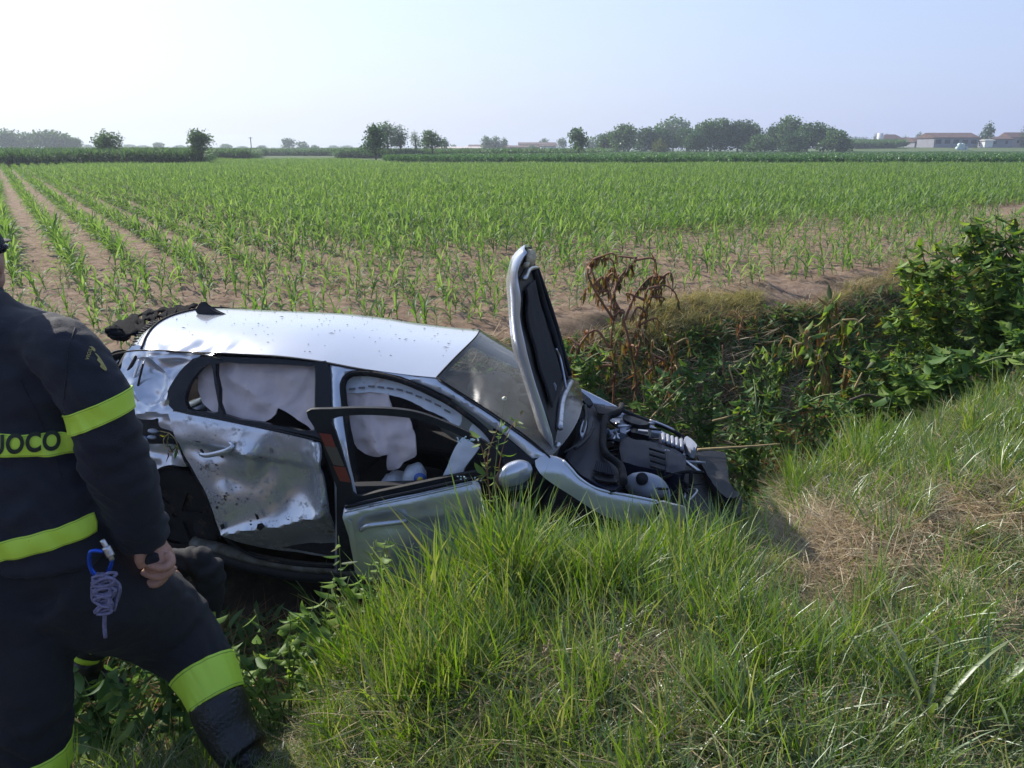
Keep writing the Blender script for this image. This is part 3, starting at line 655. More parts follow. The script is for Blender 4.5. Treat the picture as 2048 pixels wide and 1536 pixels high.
# --- roof
redge = spline([side(*q) for q in [(281, 697), (330, 700), (388, 703), (454, 705), (555, 711), (632, 720), (709, 734), (760, 742), (820, 750), (873, 755)]], 60)
def roofpt(u, v, lift=0.0):
    k = u * (len(redge) - 1); i = min(int(k), len(redge) - 2); p = redge[i] + (redge[i + 1] - redge[i]) * (k - i)
    c = 1 - (2 * v - 1) ** 2; cs = 1 - abs(2 * v - 1) ** 2.6
    q = np.array([p[0], p[1] * (1 - 2 * v), p[2]]); q[0] += .06 * c * max(0, u - .5) * 2 - .17 * c * max(0, .35 - u) / .35
    q[2] += .105 * cs + lift; q[0] += -.17 * v * u + .06 * c * max(0, u - .6) * 2.5
    d = math.exp(-(v / .10) ** 2) * math.exp(-((u - .17) / .16) ** 2)        # crushed rear corner
    q[2] -= d * (.018 + .030 * noise.noise(Vector((u * 22, v * 14, 3)))); q[1] += d * .02
    q[2] += .006 * noise.noise(Vector((u * 5, v * 4, 8))) * math.exp(-(v / .3) ** 2)
    return q
nu, nv = 90, 50
V = np.array([roofpt(i / nu, j / nv) for i in range(nu + 1) for j in range(nv + 1)])
F = [[i * (nv + 1) + j, (i + 1) * (nv + 1) + j, (i + 1) * (nv + 1) + j + 1, i * (nv + 1) + j + 1] for i in range(nu) for j in range(nv)]
mk('roof', V, F, M_paint2, car)
V2 = V - [0, 0, .03]; mk('headliner', V2 * [1, .97, 1], [f[::-1] for f in F], M_seat, car)
# drip moulding along the roof edge
rl = [np.array([p[0], p[1] * 1.0 - .004, p[2] - .006]) for p in redge[6:48]]; V, F = tube(rl, .006, 6); mk('roof_moulding', V, F, M_blk, car)
rr_ = [roofpt(u_, 1.0, -.006) for u_ in np.linspace(0, 1, 40)]; V, F = tube(rr_, .006, 6); mk('roof_moulding', V, F, M_blk, car)
# antenna fin
base = roofpt(.10, .5); fm = MB(); prof = [(-.10, 0), (-.11, .02), (-.092, .062), (-.080, .075), (-.062, .078), (-.03, .055), (.02, .028), (.09, .006), (.105, 0)]
for s in (-1, 1):
    pass
Vf = []; nprof = len(prof)
for s, f_ in ((-1, .030), (-.5, .016), (0, .004)): pass
ring = []
for (x, z) in prof:
    wdt = .032 * (1 - (z / .085)) ** .8 * (1 - max(0, x) / .14) + .003
    Vf += [(x, -wdt, z), (x, wdt, z)]
Vf = np.array(Vf) + base + np.array([0, 0, -.004]); Ff = [[2 * i, 2 * i + 1, 2 * i + 3, 2 * i + 2] for i in range(nprof - 1)] + [[2 * i for i in range(nprof)][::-1], [2 * i + 1 for i in range(nprof)]]
o = mk('antenna_fin', Vf, Ff, M_blk, car, smooth=False); bv = o.modifiers.new('b', 'BEVEL'); bv.width = .006; bv.segments = 2

# --- windscreen and its edges
wl = spline([side(*q) for q in [(873, 755), (917, 783), (981, 824), (1044, 867), (1084, 900), (1100, 915)]], 30)
def windpt(u, v, off=0.0):
    k = u * 29; i = min(int(k), 28); p = wl[i] + (wl[i + 1] - wl[i]) * (k - i); c = 1 - (2 * v - 1) ** 2
    q = np.array([p[0] + .12 * c * (1 - u * .25) - v * (.17 - .06 * u), p[1] * (1 - 2 * v), p[2] + .105 * (1 - abs(2 * v - 1) ** 2.6) * (1 - u) + .01 * c]); q += np.array([.5, 0, .86]) * off
    return q
def gridsurf(fn, nu, nv, u0=0, u1=1, v0=0, v1=1):
    V = np.array([fn(u0 + (u1 - u0) * i / nu, v0 + (v1 - v0) * j / nv) for i in range(nu + 1) for j in range(nv + 1)])
    return V, [[i * (nv + 1) + j, (i + 1) * (nv + 1) + j, (i + 1) * (nv + 1) + j + 1, i * (nv + 1) + j + 1] for i in range(nu) for j in range(nv)]
V, F = gridsurf(windpt, 24, 30, .0, 1, .0, 1); mk('windscreen', V, F, M_wind, car)
mb = MB()
for a in ((0, 1, 0, .025), (0, 1, .94, 1), (.0, .03, .025, .94), (.88, 1, .025, .94)): mb.add(*gridsurf(lambda u, v: windpt(u, v, -.004), 16, 24, *a))  # black border; far and lower strips widened to stand in for dark reflections
mb.build('windscreen_border', M_gloss, car)
V, F = tube([windpt(u, -.001, .002) for u in np.linspace(0, 1, 30)], .0045, 6); mk('windscreen_seal', V, F, M_rub, car)
V, F = tube([windpt(0, v, .001) for v in np.linspace(0, 1, 30)], .0045, 6); mk('windscreen_seal', V, F, M_rub, car)
# inflated bags and dashboard seen behind the screen
def blob(name, c, r, mat, parent=None, seed=0, amp=.12, n=20, M=None, wr=5):
    V = []; F = []
    for i in range(n + 1):
        for j in range(2 * n):
            th = math.pi * i / n; ph = math.pi * j / n; d = np.array([math.sin(th) * math.cos(ph), math.sin(th) * math.sin(ph), math.cos(th)])
            k = 1 + amp * noise.ridged_multi_fractal(Vector(d * wr * .3) + Vector((seed, 0, 0)), 1, 2, 3, 1, 2) - amp
            V.append(d * k * np.array(r))
    for i in range(n):
        for j in range(2 * n): F.append([i * 2 * n + j, (i + 1) * 2 * n + j, (i + 1) * 2 * n + (j + 1) % (2 * n), i * 2 * n + (j + 1) % (2 * n)])
    V = np.array(V)
    if M is not None: V = V @ np.asarray(M).T
    return mk(name, V + np.array(c), F, mat, parent or car)
blob('front_airbag', (1.86, -.30, 1.02), (.30, .26, .15), solid('airbag_grey', (.42, .42, .38), .85, var=.1, bump=.4, bscale=10), seed=3)
blob('front_airbag', (1.72, .36, 1.00), (.18, .24, .14), M_cloth, seed=5)
V, F = box((2.0, 0, .84), (.50, 1.36, .22)); o = mk('dashboard', V, F, M_seat, car, False); b_ = o.modifiers.new('b', 'BEVEL'); b_.width = .08; b_.segments = 4

# --- body side: silver frame round the front door opening
SF = [(657, 727), (709, 735), (742, 739), (803, 749), (840, 752), (873, 756), (917, 784), (981, 825), (1044, 868), (1082, 899), (1095, 912), (1064, 918), (1037, 894), (1001, 864), (958, 835), (908, 800), (852, 773), (800, 753), (745, 741), (705, 741), (688, 751), (680, 766), (682, 800), (690, 860), (700, 920), (716, 990), (738, 1050), (738, 1130), (668, 1136), (669, 1040), (665, 880), (661, 816)]
panel('body_side', SF, splane(.0), M_paint2, step=9, thick=.02, disp=lambda q: .018 * np.clip(pdist(q, SF) / 9, 0, 1) ** .6 - .01)
seal = spline([side(x, y, -.012) for x, y in [(742, 1052), (722, 990), (706, 925), (696, 860), (688, 800), (686, 768), (693, 755), (708, 747), (745, 748), (798, 760), (848, 780), (902, 808), (950, 843), (975, 866), (990, 890), (996, 925)]], 70)
V, F = tube(seal, .017, 8, flat=1.3); mk('door_seal', V, F, M_rub, car)
panel('sail_trim', [(985, 858), (1010, 872), (1042, 899), (1070, 920), (1060, 940), (1010, 935), (992, 905)], splane(-.01), M_gloss, step=10, thick=.03)
V, F = tube(spline([side(x, y, .004) for x, y in [(876, 759), (917, 787), (981, 829), (1044, 872), (1088, 905)]], 20), .004, 5); mk('roof_moulding', V, F, M_blk, car)

# --- rear door: dented skin, window frame, handle
RD = smoothpoly([(347, 822), (390, 829), (429, 836), (470, 844), (517, 854), (575, 867), (632, 880), (647, 884), (650, 910), (649, 936), (656, 980), (664, 1030), (668, 1080), (667, 1122), (625, 1121), (581, 1114), (540, 1108), (505, 1099), (478, 1086), (458, 1070), (440, 1050), (430, 1022), (418, 992), (400, 960), (385, 934), (368, 905), (356, 872), (350, 845)], 4)
def rd_disp(q):
    h = .01 * np.ones(len(q))
    h += .022 / (1 + np.exp((q[:, 1] - (886 + (q[:, 0] - 380) * .20)) / 2.2))                       # shoulder line
    h += gauss(q, 585, 975, 58, 66, 15, -.07) + gauss(q, 505, 915, 26, 30, -20, .030) + gauss(q, 530, 935, 18, 34, 20, -.030)
    h += gauss(q, 430, 905, 45, 16, 12, -.018) + gauss(q, 470, 960, 40, 22, 20, -.026) + gauss(q, 450, 1010, 26, 50, -10, .022)
    h += ridge(q, [(640, 885), (646, 940), (653, 1020)], 14, .050, 1.6) + ridge(q, [(612, 905), (640, 960), (652, 1015)], 6, .012) + ridge(q, [(625, 900), (650, 925)], 5, .012)
    h += ridge(q, [(448, 1068), (500, 1056), (560, 1052), (610, 1036), (650, 1032)], 10, .046) + ridge(q, [(425, 900), (500, 905), (580, 930), (640, 925)], 6, .008)
    low = sstep(0, 60, q[:, 1] - np.interp(q[:, 0], [430, 500, 560, 610, 650, 670], [1074, 1062, 1058, 1044, 1040, 1040])); h -= .10 * low
    h += ridge(q, [(560, 880), (572, 925)], 7, -.012) + ridge(q, [(490, 862), (474, 900)], 10, .010)
    return h + crump(q, 110, .004, 2.2) + soft(q, 46, .004, 5)
def rd_disp_c(q): return float(rd_disp(np.vstack([q, q]))[0])
rdoor = panel('rear_door', RD, splane(0), M_pdirty, step=6, thick=.02, disp=rd_disp)
FRO = smoothpoly([(335, 783), (344, 765), (360, 742), (380, 723), (398, 714), (479, 715), (555, 718), (632, 725), (657, 728), (660, 816), (663, 850), (664, 882), (629, 873), (575, 862), (517, 851), (429, 833), (347, 821), (339, 800)], 2)
HQ = smoothpoly([(369, 800), (375, 778), (386, 757), (403, 737), (422, 729), (429, 770), (436, 823), (405, 822), (377, 818)], 3)
HM = smoothpoly([(432, 728), (480, 727), (555, 729), (620, 733), (630, 737), (630, 800), (629, 861), (575, 855), (517, 844), (446, 829), (438, 780)], 2)
panel('window_frame', FRO, splane(.012), M_gloss, rdoor, holes=[HQ, HM], step=9, thick=.035, disp=lambda q: soft(q, 20, .006, 3) * (q[:, 0] < 420))
V, F = tube(spline([side(x, y, .018) for x, y in [(347, 823), (429, 836), (517, 854), (575, 866), (640, 882)]], 20), .008, 6); mk('belt_moulding', V, F, M_gloss, rdoor)
V, F = tube([side(631, 738, .005), side(630, 800, .005), side(629, 860, .005)], .004, 6); mk('window_channel', V, F, solid('tan_rubber', (.30, .26, .20), .8), rdoor)
mb = MB(); rg = np.random.default_rng(8)
for k in range(190):         # splashes of mud
    cx, cy, sx, sy = [(415, 935, 22, 14), (445, 995, 30, 14), (500, 1000, 45, 22), (560, 1040, 50, 8), (620, 1036, 30, 6), (400, 880, 40, 20)][rg.choice(6, p=[.25, .27, .22, .12, .09, .05])]
    q_ = np.array([[rg.normal(cx, sx * .6), rg.normal(cy, sy * .6)]])
    if not inpoly(q_, RD)[0]: continue
    p = side(*q_[0]) + np.array([0, -1, .15]) * (rd_disp_c(q_) + .0015); r_ = rg.choice([.0025, .004, .007, .012], p=[.55, .3, .12, .03]); n = 6; a0 = rg.uniform(0, 6)
    mb.add([p + [r_ * math.cos(a0 + i * 1.047) * rg.uniform(.5, 1.3), -.001, r_ * math.sin(a0 + i * 1.047) * rg.uniform(.4, 1.1)] for i in range(n)], [list(range(n))[::-1], list(range(n))])
mb.build('mud_splash', solid('dried_mud', (.13, .095, .06), .95, var=.4, nscale=40), rdoor, smooth=False, kind='stuff')
# handle: recessed cup, grip pulled half off
panel('handle_recess', smoothpoly([(384, 872), (395, 868), (420, 872), (445, 878), (462, 885), (464, 893), (440, 893), (405, 888), (388, 882)], 3), splane(.022), M_paint, rdoor, step=6, thick=.02)
panel('handle_recess', smoothpoly([(383, 872), (393, 867), (407, 871), (406, 881), (398, 885), (386, 880)], 3), splane(.028), M_blk, rdoor, step=5, thick=.01)
panel('handle_recess', smoothpoly([(447, 879), (458, 883), (468, 891), (452, 890)], 3), splane(.030), M_blk, rdoor, step=5, thick=.01)
hp = spline([side(x, y, o_) for x, y, o_ in [(458, 884, .035), (466, 891, .05), (455, 901, .065), (430, 908, .07), (410, 911, .07), (401, 908, .06)]], 20)
V, F = tube(hp, np.concatenate([np.linspace(.010, .018, 8), np.linspace(.018, .016, 12)]), 10, flat=.7); mk('handle', V, F, M_paint2, rdoor)
V, F = tube([side(402, 900, .03), side(406, 905, .05)], .008, 8); mk('lock_pin', V, F, M_blk, rdoor)
# torn holes low in the door skin
for poly in ([(509, 1027), (515, 1030), (518, 1038), (514, 1040)], [(515, 1048), (524, 1046), (529, 1053), (521, 1062), (513, 1057)], [(440, 1050), (446, 1047), (449, 1056), (443, 1060)]):
    panel('torn_hole', poly, splane(.045), M_blk, rdoor, step=5, thick=.004)
V, F = tube(spline([side(x, y, -.005) for x, y in [(350, 850), (362, 895), (385, 940), (415, 995), (431, 1050), (462, 1084), (510, 1112), (590, 1128), (668, 1134)]], 40), .011, 6); mk('door_edge_seal', V, F, M_rub, car)

# --- crushed rear quarter
QP = smoothpoly([(268, 699), (300, 701), (340, 702), (392, 706), (396, 713), (379, 722), (360, 741), (344, 765), (335, 783), (339, 802), (347, 823), (352, 850), (354, 868), (335, 862), (316, 855), (313, 838), (300, 840), (276, 838), (262, 826), (252, 800), (243, 775), (247, 740), (252, 715)], 4)
def q_disp(q):
    h = gauss(q, 310, 750, 30, 26, 30, -.05) + gauss(q, 300, 800, 28, 20, 10, -.045) + gauss(q, 345, 735, 30, 16, -30, -.030)
    h += ridge(q, [(300, 712), (318, 740), (335, 775)], 7, .028) + ridge(q, [(262, 770), (275, 800), (300, 815), (330, 795)], 8, .035) + ridge(q, [(350, 770), (344, 790), (325, 810)], 6, .030)
    h += ridge(q, [(268, 712), (330, 716), (380, 716)], 7, .020) + ridge(q, [(262, 832), (300, 822), (345, 830)], 8, .025)
    return h + crump(q, 60, .009, 4.1) + soft(q, 26, .007, 6) - .02
panel('rear_quarter_panel', QP, splane(0), M_paint, step=4.5, thick=.012, disp=q_disp)
LQ = smoothpoly([(240, 880), (288, 888), (340, 889), (358, 900), (368, 920), (372, 934), (345, 930), (320, 935), (305, 950), (290, 985), (262, 1000), (225, 980), (222, 920)], 3)
panel('rear_bumper', LQ, splane(-.03), M_paint, step=6, thick=.02, disp=lambda q: crump(q, 34, .016, 7.7) + gauss(q, 330, 905, 18, 14, 0, -.03))
# dark cavity where the tail lamp was, lamp fragments, wheel arch
panel('lamp_cavity', [(232, 826), (300, 832), (350, 850), (366, 895), (372, 940), (300, 990), (232, 990)], splane(-.14), M_bay, step=14, thick=.02)
blob('lamp_fragment', side(306, 862, -.03), (.035, .02, .014), M_tank, seed=1, n=10); blob('lamp_fragment', side(304, 874, -.03), (.03, .02, .012), M_tank, seed=2, n=10)
blob('lamp_fragment', side(288, 877, -.02), (.03, .02, .018), solid('blue_lens', (.10, .15, .28), .15, coat=.8), seed=4, n=10)
def arc_side(X0, Z0, rad, a0, a1, off, n=24): return [np.array([X0 + rad * math.cos(R(a)), -(sprof(X0, Z0) + off), Z0 + rad * math.sin(R(a))]) for a in np.linspace(a0, a1, n)]
def wheel(X0, Yc, Z0, yaw=0, parent=car, flat_=0.0, rad=.315, wd=.215):
    me_ = MB(); n = 48; prof = [(-.5, .62), (-.5, .86), (-.46, .95), (-.38, .99), (0, 1.0), (.38, .99), (.46, .95), (.5, .86), (.5, .62)]; V = []
    for i in range(n):
        a = 2 * math.pi * i / n
        for (y, r_) in prof:
            rr = r_ * rad * (1 - .006 * (i % 2) * (abs(y) < .45)); V.append((rr * math.cos(a), y * wd, rr * math.sin(a)))
    k = len(prof); F = [[i * k + j, ((i + 1) % n) * k + j, ((i + 1) % n) * k + j + 1, i * k + j + 1] for i in range(n) for j in range(k - 1)]
    Mz = np.array(Matrix.Rotation(yaw, 3, 'Z')); c = np.array([X0, Yc, Z0]); V = np.array(V) @ Mz.T + c
    wt = mk('wheel', V, F, M_rub, parent)
    mb = MB(); mb.add(*tube([(0, -wd * .38, 0), (0, wd * .38, 0)], rad * .62, 32))
    for i in range(5):
        a = 2 * math.pi * i / 5; Vb, Fb = box((rad * .33, 0, 0), (rad * .55, .03, .07)); rt = np.array(Matrix.Rotation(a, 3, 'Y')); Vb = Vb @ rt.T; Vb[:, 1] -= wd * .42 * (1 if Yc < 0 else -1); mb.add(Vb, Fb)
    mk('rim', mb.verts() @ Mz.T + c, mb.F, M_rub if X0 < 1 and Yc < 0 else M_metal, wt, smooth=False); return wt
wheel(-.02, -.71, .30, R(6)); wheel(-.02, .72, .315); wheel(2.637, -.70, .315, R(-12)); wheel(2.637, .72, .315)
for Yc, sg in ((-.60, -1), (.60, 1)):
    for X0 in (0.0, 2.637):
        V = []; n = 20
        for i in range(n + 1):
            a = math.pi * i / n * 1.1 - .15; V += [(X0 + .37 * math.cos(a), Yc - .17, .33 + .37 * math.sin(a)), (X0 + .37 * math.cos(a), Yc + .22 * 1 if sg > 0 else Yc + .17, .33 + .37 * math.sin(a))]
        mk('wheel_arch_liner', V, [[2 * i, 2 * i + 1, 2 * i + 3, 2 * i + 2] for i in range(n)], M_rub, car)
# sill
sl = spline([side(x, y, .0) for x, y in [(380, 1084), (440, 1100), (500, 1118), (590, 1134), (670, 1140), (760, 1150), (860, 1150)]], 30)
V, F = tube(sl + np.array([0, .03, -.01]), .045, 12, flat=.7); mk('sill', V, F, solid('sill_grime', (.10, .10, .09), .45, var=.4, nscale=9, dirt=(.06, .05, .035), dscale=12, dlo=.4, dhi=.6), car)
V, F = tube(sl + np.array([0, .05, -.07]), .05, 10); mk('sill_trim', V, F, M_blk, car)

# --- tail: tailgate strip, broken spoiler, bumper rags
TS = []
for j in range(0, 41):
    v = .02 + j / 40 * .96; p = roofpt(0, v); TS.append(p)
V = []; W_ = 8
for j, p in enumerate(TS):
    for i in range(W_ + 1):
        f = i / W_; V.append(p + np.array([-.012 - .13 * f, 0, -.012 - .045 * f - .05 * f * f]))
F = [[j * (W_ + 1) + i, (j + 1) * (W_ + 1) + i, (j + 1) * (W_ + 1) + i + 1, j * (W_ + 1) + i + 1] for j in range(len(TS) - 1) for i in range(W_)]
M_spoil = solid('spoiler_plastic', (.006, .007, .010), .9, var=.3, spec=.05)
tg = mk('tailgate', V, F, [M_paint2, M_spoil], car)
for i_, pg in enumerate(tg.data.polygons): pg.material_index = 1 if i_ // W_ > 15 else 0
V = []
for j, p in enumerate(TS):
    for i in range(9):
        f = i / 8; V.append(p + np.array([-.142 - .32 * f, -p[1] * .12 * f * 0, -.10 - .50 * f ** 1.2]))
F = [[j * 9 + i, (j + 1) * 9 + i, (j + 1) * 9 + i + 1, j * 9 + i + 1] for j in range(len(TS) - 1) for i in range(8)]
mk('rear_window', V, F, M_blk, tg)
mb = MB()
for j in range(12):      # slots punched in the bare tailgate under the spoiler
    v = .06 + j * .027; p = roofpt(0, v) + np.array([-.08, 0, -.030]); Vb, Fb = box(p, (.030, .012, .008)); mb.add(Vb, Fb)
mb.build('clip_slots', M_blk, tg, smooth=False, kind='stuff')
# spoiler remains: warped black ribs and a torn end
sp = []; rg = np.random.default_rng(3)
spc = [(345, 628), (300, 640), (262, 650), (240, 662), (218, 672)]
P0 = [pl(x, y, 1, yv) for (x, y), yv in zip([(356, 640), (334, 650), (306, 660), (275, 670), (242, 679), (216, 676)], [.0, -.05, -.10, -.16, -.22, -.25])]
P1 = [pl(x, y, 1, yv) for (x, y), yv in zip([(396, 611), (350, 616), (302, 624), (264, 634), (232, 649), (213, 665)], [.35, .3, .25, .2, .15, .1])]
A_ = spline(P0, 24); B_ = spline(P1, 24); mb = MB()
V = []; 
for i in range(24):
    for j in range(7):
        f = j / 6; p = A_[i] * (1 - f) + B_[i] * f; V.append(p + np.array([0, 0, .012 * math.sin(i * 1.7 + j * 2.1) + .02 * f * (1 - f)]))
F = []
for i in range(23):
    for j in range(6):
        if (5 < i < 14) and j in (2, 4) and (i % 3 != 0): continue
        F.append([i * 7 + j, (i + 1) * 7 + j, (i + 1) * 7 + j + 1, i * 7 + j + 1])
o = mk('broken_spoiler', V, F, M_spoil, car, smooth=True); s_ = o.modifiers.new('s', 'SOLIDIFY'); s_.thickness = .014
for k in range(9):
    i = 2 + k * 2; a = A_[i]; b_ = B_[min(23, i + 3)]; mid = (a + b_) / 2 + rg.normal(0, .015, 3) + [0, 0, .02]
    V, F = tube(spline([a, mid, b_], 8), .006, 5); mk('spoiler_rib', V, F, M_spoil, o)
blob('torn_end', pl(234, 668, 1, -.16) , (.085, .05, .04), M_spoil, o, seed=9, amp=.3, M=Matrix.Rotation(R(20), 3, 'Y'))
# loose black seam strip at the rear edge of the roof
V, F = tube([roofpt(0, v, .004) for v in np.linspace(0, 1, 40)], .007, 6); mk('roof_seam', V, F, M_rub, car)
# rags and straps hanging at the crushed tail corner
for k in range(9):
    x0 = 205 + k * 7; a = pl(x0 + 25, 712 + (k % 3) * 8, 1, -.5 - .03 * k); b_ = pl(x0 + rg.uniform(-25, 10), 745 + k * 9, 1, -.62 - .02 * k); c_ = pl(x0 - 5, 790 + k * 7, 1, -.66 - .02 * k)
    V, F = tube(spline([a, b_, c_], 9), rg.uniform(.004, .013), 6, flat=.4); mk('torn_strip', V, F, [M_blk, M_paint2, M_rub][k % 3], car)
panel('tailgate_corner', smoothpoly([(256, 700), (272, 690), (285, 696), (268, 716), (262, 740), (252, 775), (243, 800), (236, 790), (240, 745), (248, 715)], 3), splane(-.02), M_paint, step=5, thick=.012, disp=lambda q: crump(q, 20, .012, 3))
panel('torn_liner', smoothpoly([(178, 735), (205, 712), (236, 700), (252, 705), (246, 745), (236, 790), (214, 800), (190, 770)], 3), lambda x, y: pl(x, y, 0, -.62), M_blk, step=6, thick=.01, direc=(-1, 0, 0), disp=lambda q: crump(q, 20, .03, 3))
# rear bumper cross piece and floor at the back
V, F = box((-.62, 0, .45), (.22, 1.45, .42)); o = mk('rear_bumper', V, F, M_paint, car, False); b_ = o.modifiers.new('b', 'BEVEL'); b_.width = .07; b_.segments = 4

# --- curtain airbags
CB = smoothpoly([(398, 736), (440, 724), (520, 722), (600, 726), (640, 730), (642, 800), (640, 868), (617, 853), (590, 835), (560, 815), (552, 828), (525, 845), (490, 838), (470, 834), (444, 830), (432, 825), (415, 812), (402, 800), (393, 780), (396, 757)], 2)
panel('curtain_airbag', CB, splane(-.07), M_cloth, step=6, thick=.012, disp=lambda q: soft(q, 38, .030, 2) + crump(q, 70, .022, 9) + ridge(q, [(440, 740), (520, 790), (600, 850)], 5, .012) + ridge(q, [(620, 740), (590, 790), (560, 815)], 6, .014) + ridge(q, [(500, 745), (497, 790), (490, 830)], 3, .010) + ridge(q, [(460, 775), (452, 800), (450, 830)], 3, .008) + ridge(q, [(505, 748), (560, 748), (590, 760)], 3, .008))
FB = smoothpoly([(688, 752), (705, 744), (745, 745), (770, 752), (779, 785), (785, 815), (806, 818), (822, 850), (830, 880), (833, 903), (828, 915), (806, 925), (797, 937), (776, 940), (778, 908), (758, 914), (738, 912), (722, 903), (708, 888), (700, 850), (692, 800)], 2)
panel('curtain_airbag', FB, splane(-.09), M_cloth, step=6, thick=.010, disp=lambda q: soft(q, 26, .034, 4) + ridge(q, [(735, 800), (748, 860), (762, 905)], 9, .03) + ridge(q, [(779, 790), (776, 860), (778, 935)], 6, .022) + ridge(q, [(715, 780), (722, 850), (728, 900)], 8, -.02) + crump(q, 70, .006, 3))
FB2 = smoothpoly([(688, 757), (745, 748), (800, 760), (850, 782), (905, 812), (924, 832), (920, 850), (910, 852), (890, 836), (850, 818), (815, 800), (780, 790), (740, 784), (692, 786)], 2)
panel('curtain_airbag', FB2, splane(-.075), M_cloth2, step=7, thick=.010, disp=lambda q: soft(q, 16, .012, 7))
mb = MB()
for k in range(11):     # seam print on the airbag band
    x0 = 698 + k * 19; y0 = np.interp(x0, [690, 740, 800, 860, 920], [778, 770, 777, 800, 836]); a, b_, c_ = side(x0, y0, -.058), side(x0 + 13, y0 + np.interp(x0, [690, 740, 920], [-2, 1, 8]), -.058), side(x0, y0 + 4, -.058)
    mb.add([a, b_, b_ + (c_ - a), c_], [[0, 1, 2, 3]])
mb.build('seam_print', solid('grey_ink', (.16, .15, .16), .8), car, smooth=False, kind='stuff')
panel('side_airbag', smoothpoly([(884, 965), (893, 935), (905, 905), (925, 874), (940, 872), (960, 888), (952, 905), (930, 935), (915, 965)], 3), splane(-.02), M_cloth2, step=7, thick=.03, disp=lambda q: soft(q, 26, .02, 9))
panel('mirror_glass_bag', smoothpoly([(938, 868), (950, 845), (975, 862), (982, 880), (970, 884)], 3), splane(-.05), M_cloth2, step=7, thick=.01).name = 'airbag_flap'

# --- interior
V, F = box((1.2, 0, .24), (2.6, 1.56, .10)); mk('floor_pan', V, F, M_seat, car, False)
def seat(X0, Yc, wd, name='front_seat'):
    s = bpy.data.objects.new(name, None); COL.objects.link(s); s.parent = car
    V, F = box((X0, Yc, .50), (.52, wd, .20)); o = mk('seat_cushion', V, F, M_seat, s, False); b_ = o.modifiers.new('b', 'BEVEL'); b_.width = .06; b_.segments = 3
    V, F = box((X0 - .34, Yc, .86), (.16, wd, .62), Matrix.Rotation(R(-14), 3, 'Y')); o = mk('seat_back', V, F, M_seat, s, False); b_ = o.modifiers.new('b', 'BEVEL'); b_.width = .06; b_.segments = 3
    V, F = box((X0 - .43, Yc, 1.24), (.10, .26, .16), Matrix.Rotation(R(-14), 3, 'Y')); o = mk('headrest', V, F, M_seat, s, False); b_ = o.modifiers.new('b', 'BEVEL'); b_.width = .04; b_.segments = 3
seat(1.30, -.37, .50); seat(1.30, .37, .50); seat(.55, 0, 1.25, 'rear_seat')
V, F = tube([np.array([1.72 + .04 * math.cos(a), .37 + .18 * math.cos(a), .92 + .18 * math.sin(a)]) for a in np.linspace(0, 2 * math.pi, 30)], .014, 8); mk('steering_wheel', V, F, M_seat, car)
V, F = box((2.25, 0, .58), (.04, 1.50, .66)); mk('bulkhead', V, F, M_bay, car, False)
blob('paper_wad', side(790, 965, -.20), (.07, .10, .06), M_cloth2, seed=8, amp=.25)

# --- far body side, in the car's own plane
def farside(X, Z, off=0): return np.array([X - .15 * float(sstep(.4, 1.6, X)) + .05 * float(sstep(2.0, 2.5, X)), sprof(X, Z) + off, Z])
def fpanel(name, poly, mat, holes=(), step=.08):
    V2, F = tess([(a * 100, b__ * 100) for a, b__ in poly], [[(a * 100, b__ * 100) for a, b__ in h] for h in holes], step * 100)
    V = np.array([farside(x / 100, z / 100) for x, z in V2]); o = mk(name, V, F, mat, car); s_ = o.modifiers.new('s', 'SOLIDIFY'); s_.thickness = .02; s_.offset = 0
fp = [(-.70, .45), (-.74, .75), (-.62, 1.0), (-.33, 1.30), (.31, 1.35), (.9, 1.37), (1.3, 1.35), (1.64, 1.34), (2.0, 1.2), (2.34, .98), (2.7, .84), (3.05, .70), (3.30, .58), (3.36, .40), (3.02, .32)] + [(2.637 + .37 * math.cos(R(a)), .33 + .37 * math.sin(R(a))) for a in range(0, 181, 20)] + [(2.2, .20), (.5, .20)] + [(.37 * math.cos(R(a)), .33 + .37 * math.sin(R(a))) for a in range(0, 181, 20)] + [(-.55, .30)]
fpanel('body_side', fp, M_paint2, [[(-.10, 1.02), (.15, 1.28), (.90, 1.31), (.98, 1.27), (.95, .98)], [(1.08, .98), (1.12, 1.30), (1.55, 1.28), (1.95, 1.12), (2.02, .98)]])

for loop in ([(-.10, 1.02), (.15, 1.28), (.90, 1.31), (.98, 1.27), (.95, .98), (-.10, 1.02)], [(1.08, .98), (1.12, 1.30), (1.55, 1.28), (1.95, 1.12), (2.02, .98), (1.08, .98)]):
    V, F = tube([farside(x, z, -.005) for x, z in dens(loop, .08, False)], .026, 6); mk('door_seal', V, F, M_rub, car)
V, F = tube([farside(x, z, .0) for x, z in dens([(.3, 1.36), (1.3, 1.36), (1.64, 1.345), (2.0, 1.21), (2.34, 1.0)], .1, False)], .02, 6); mk('roof_moulding', V, F, M_rub, car)
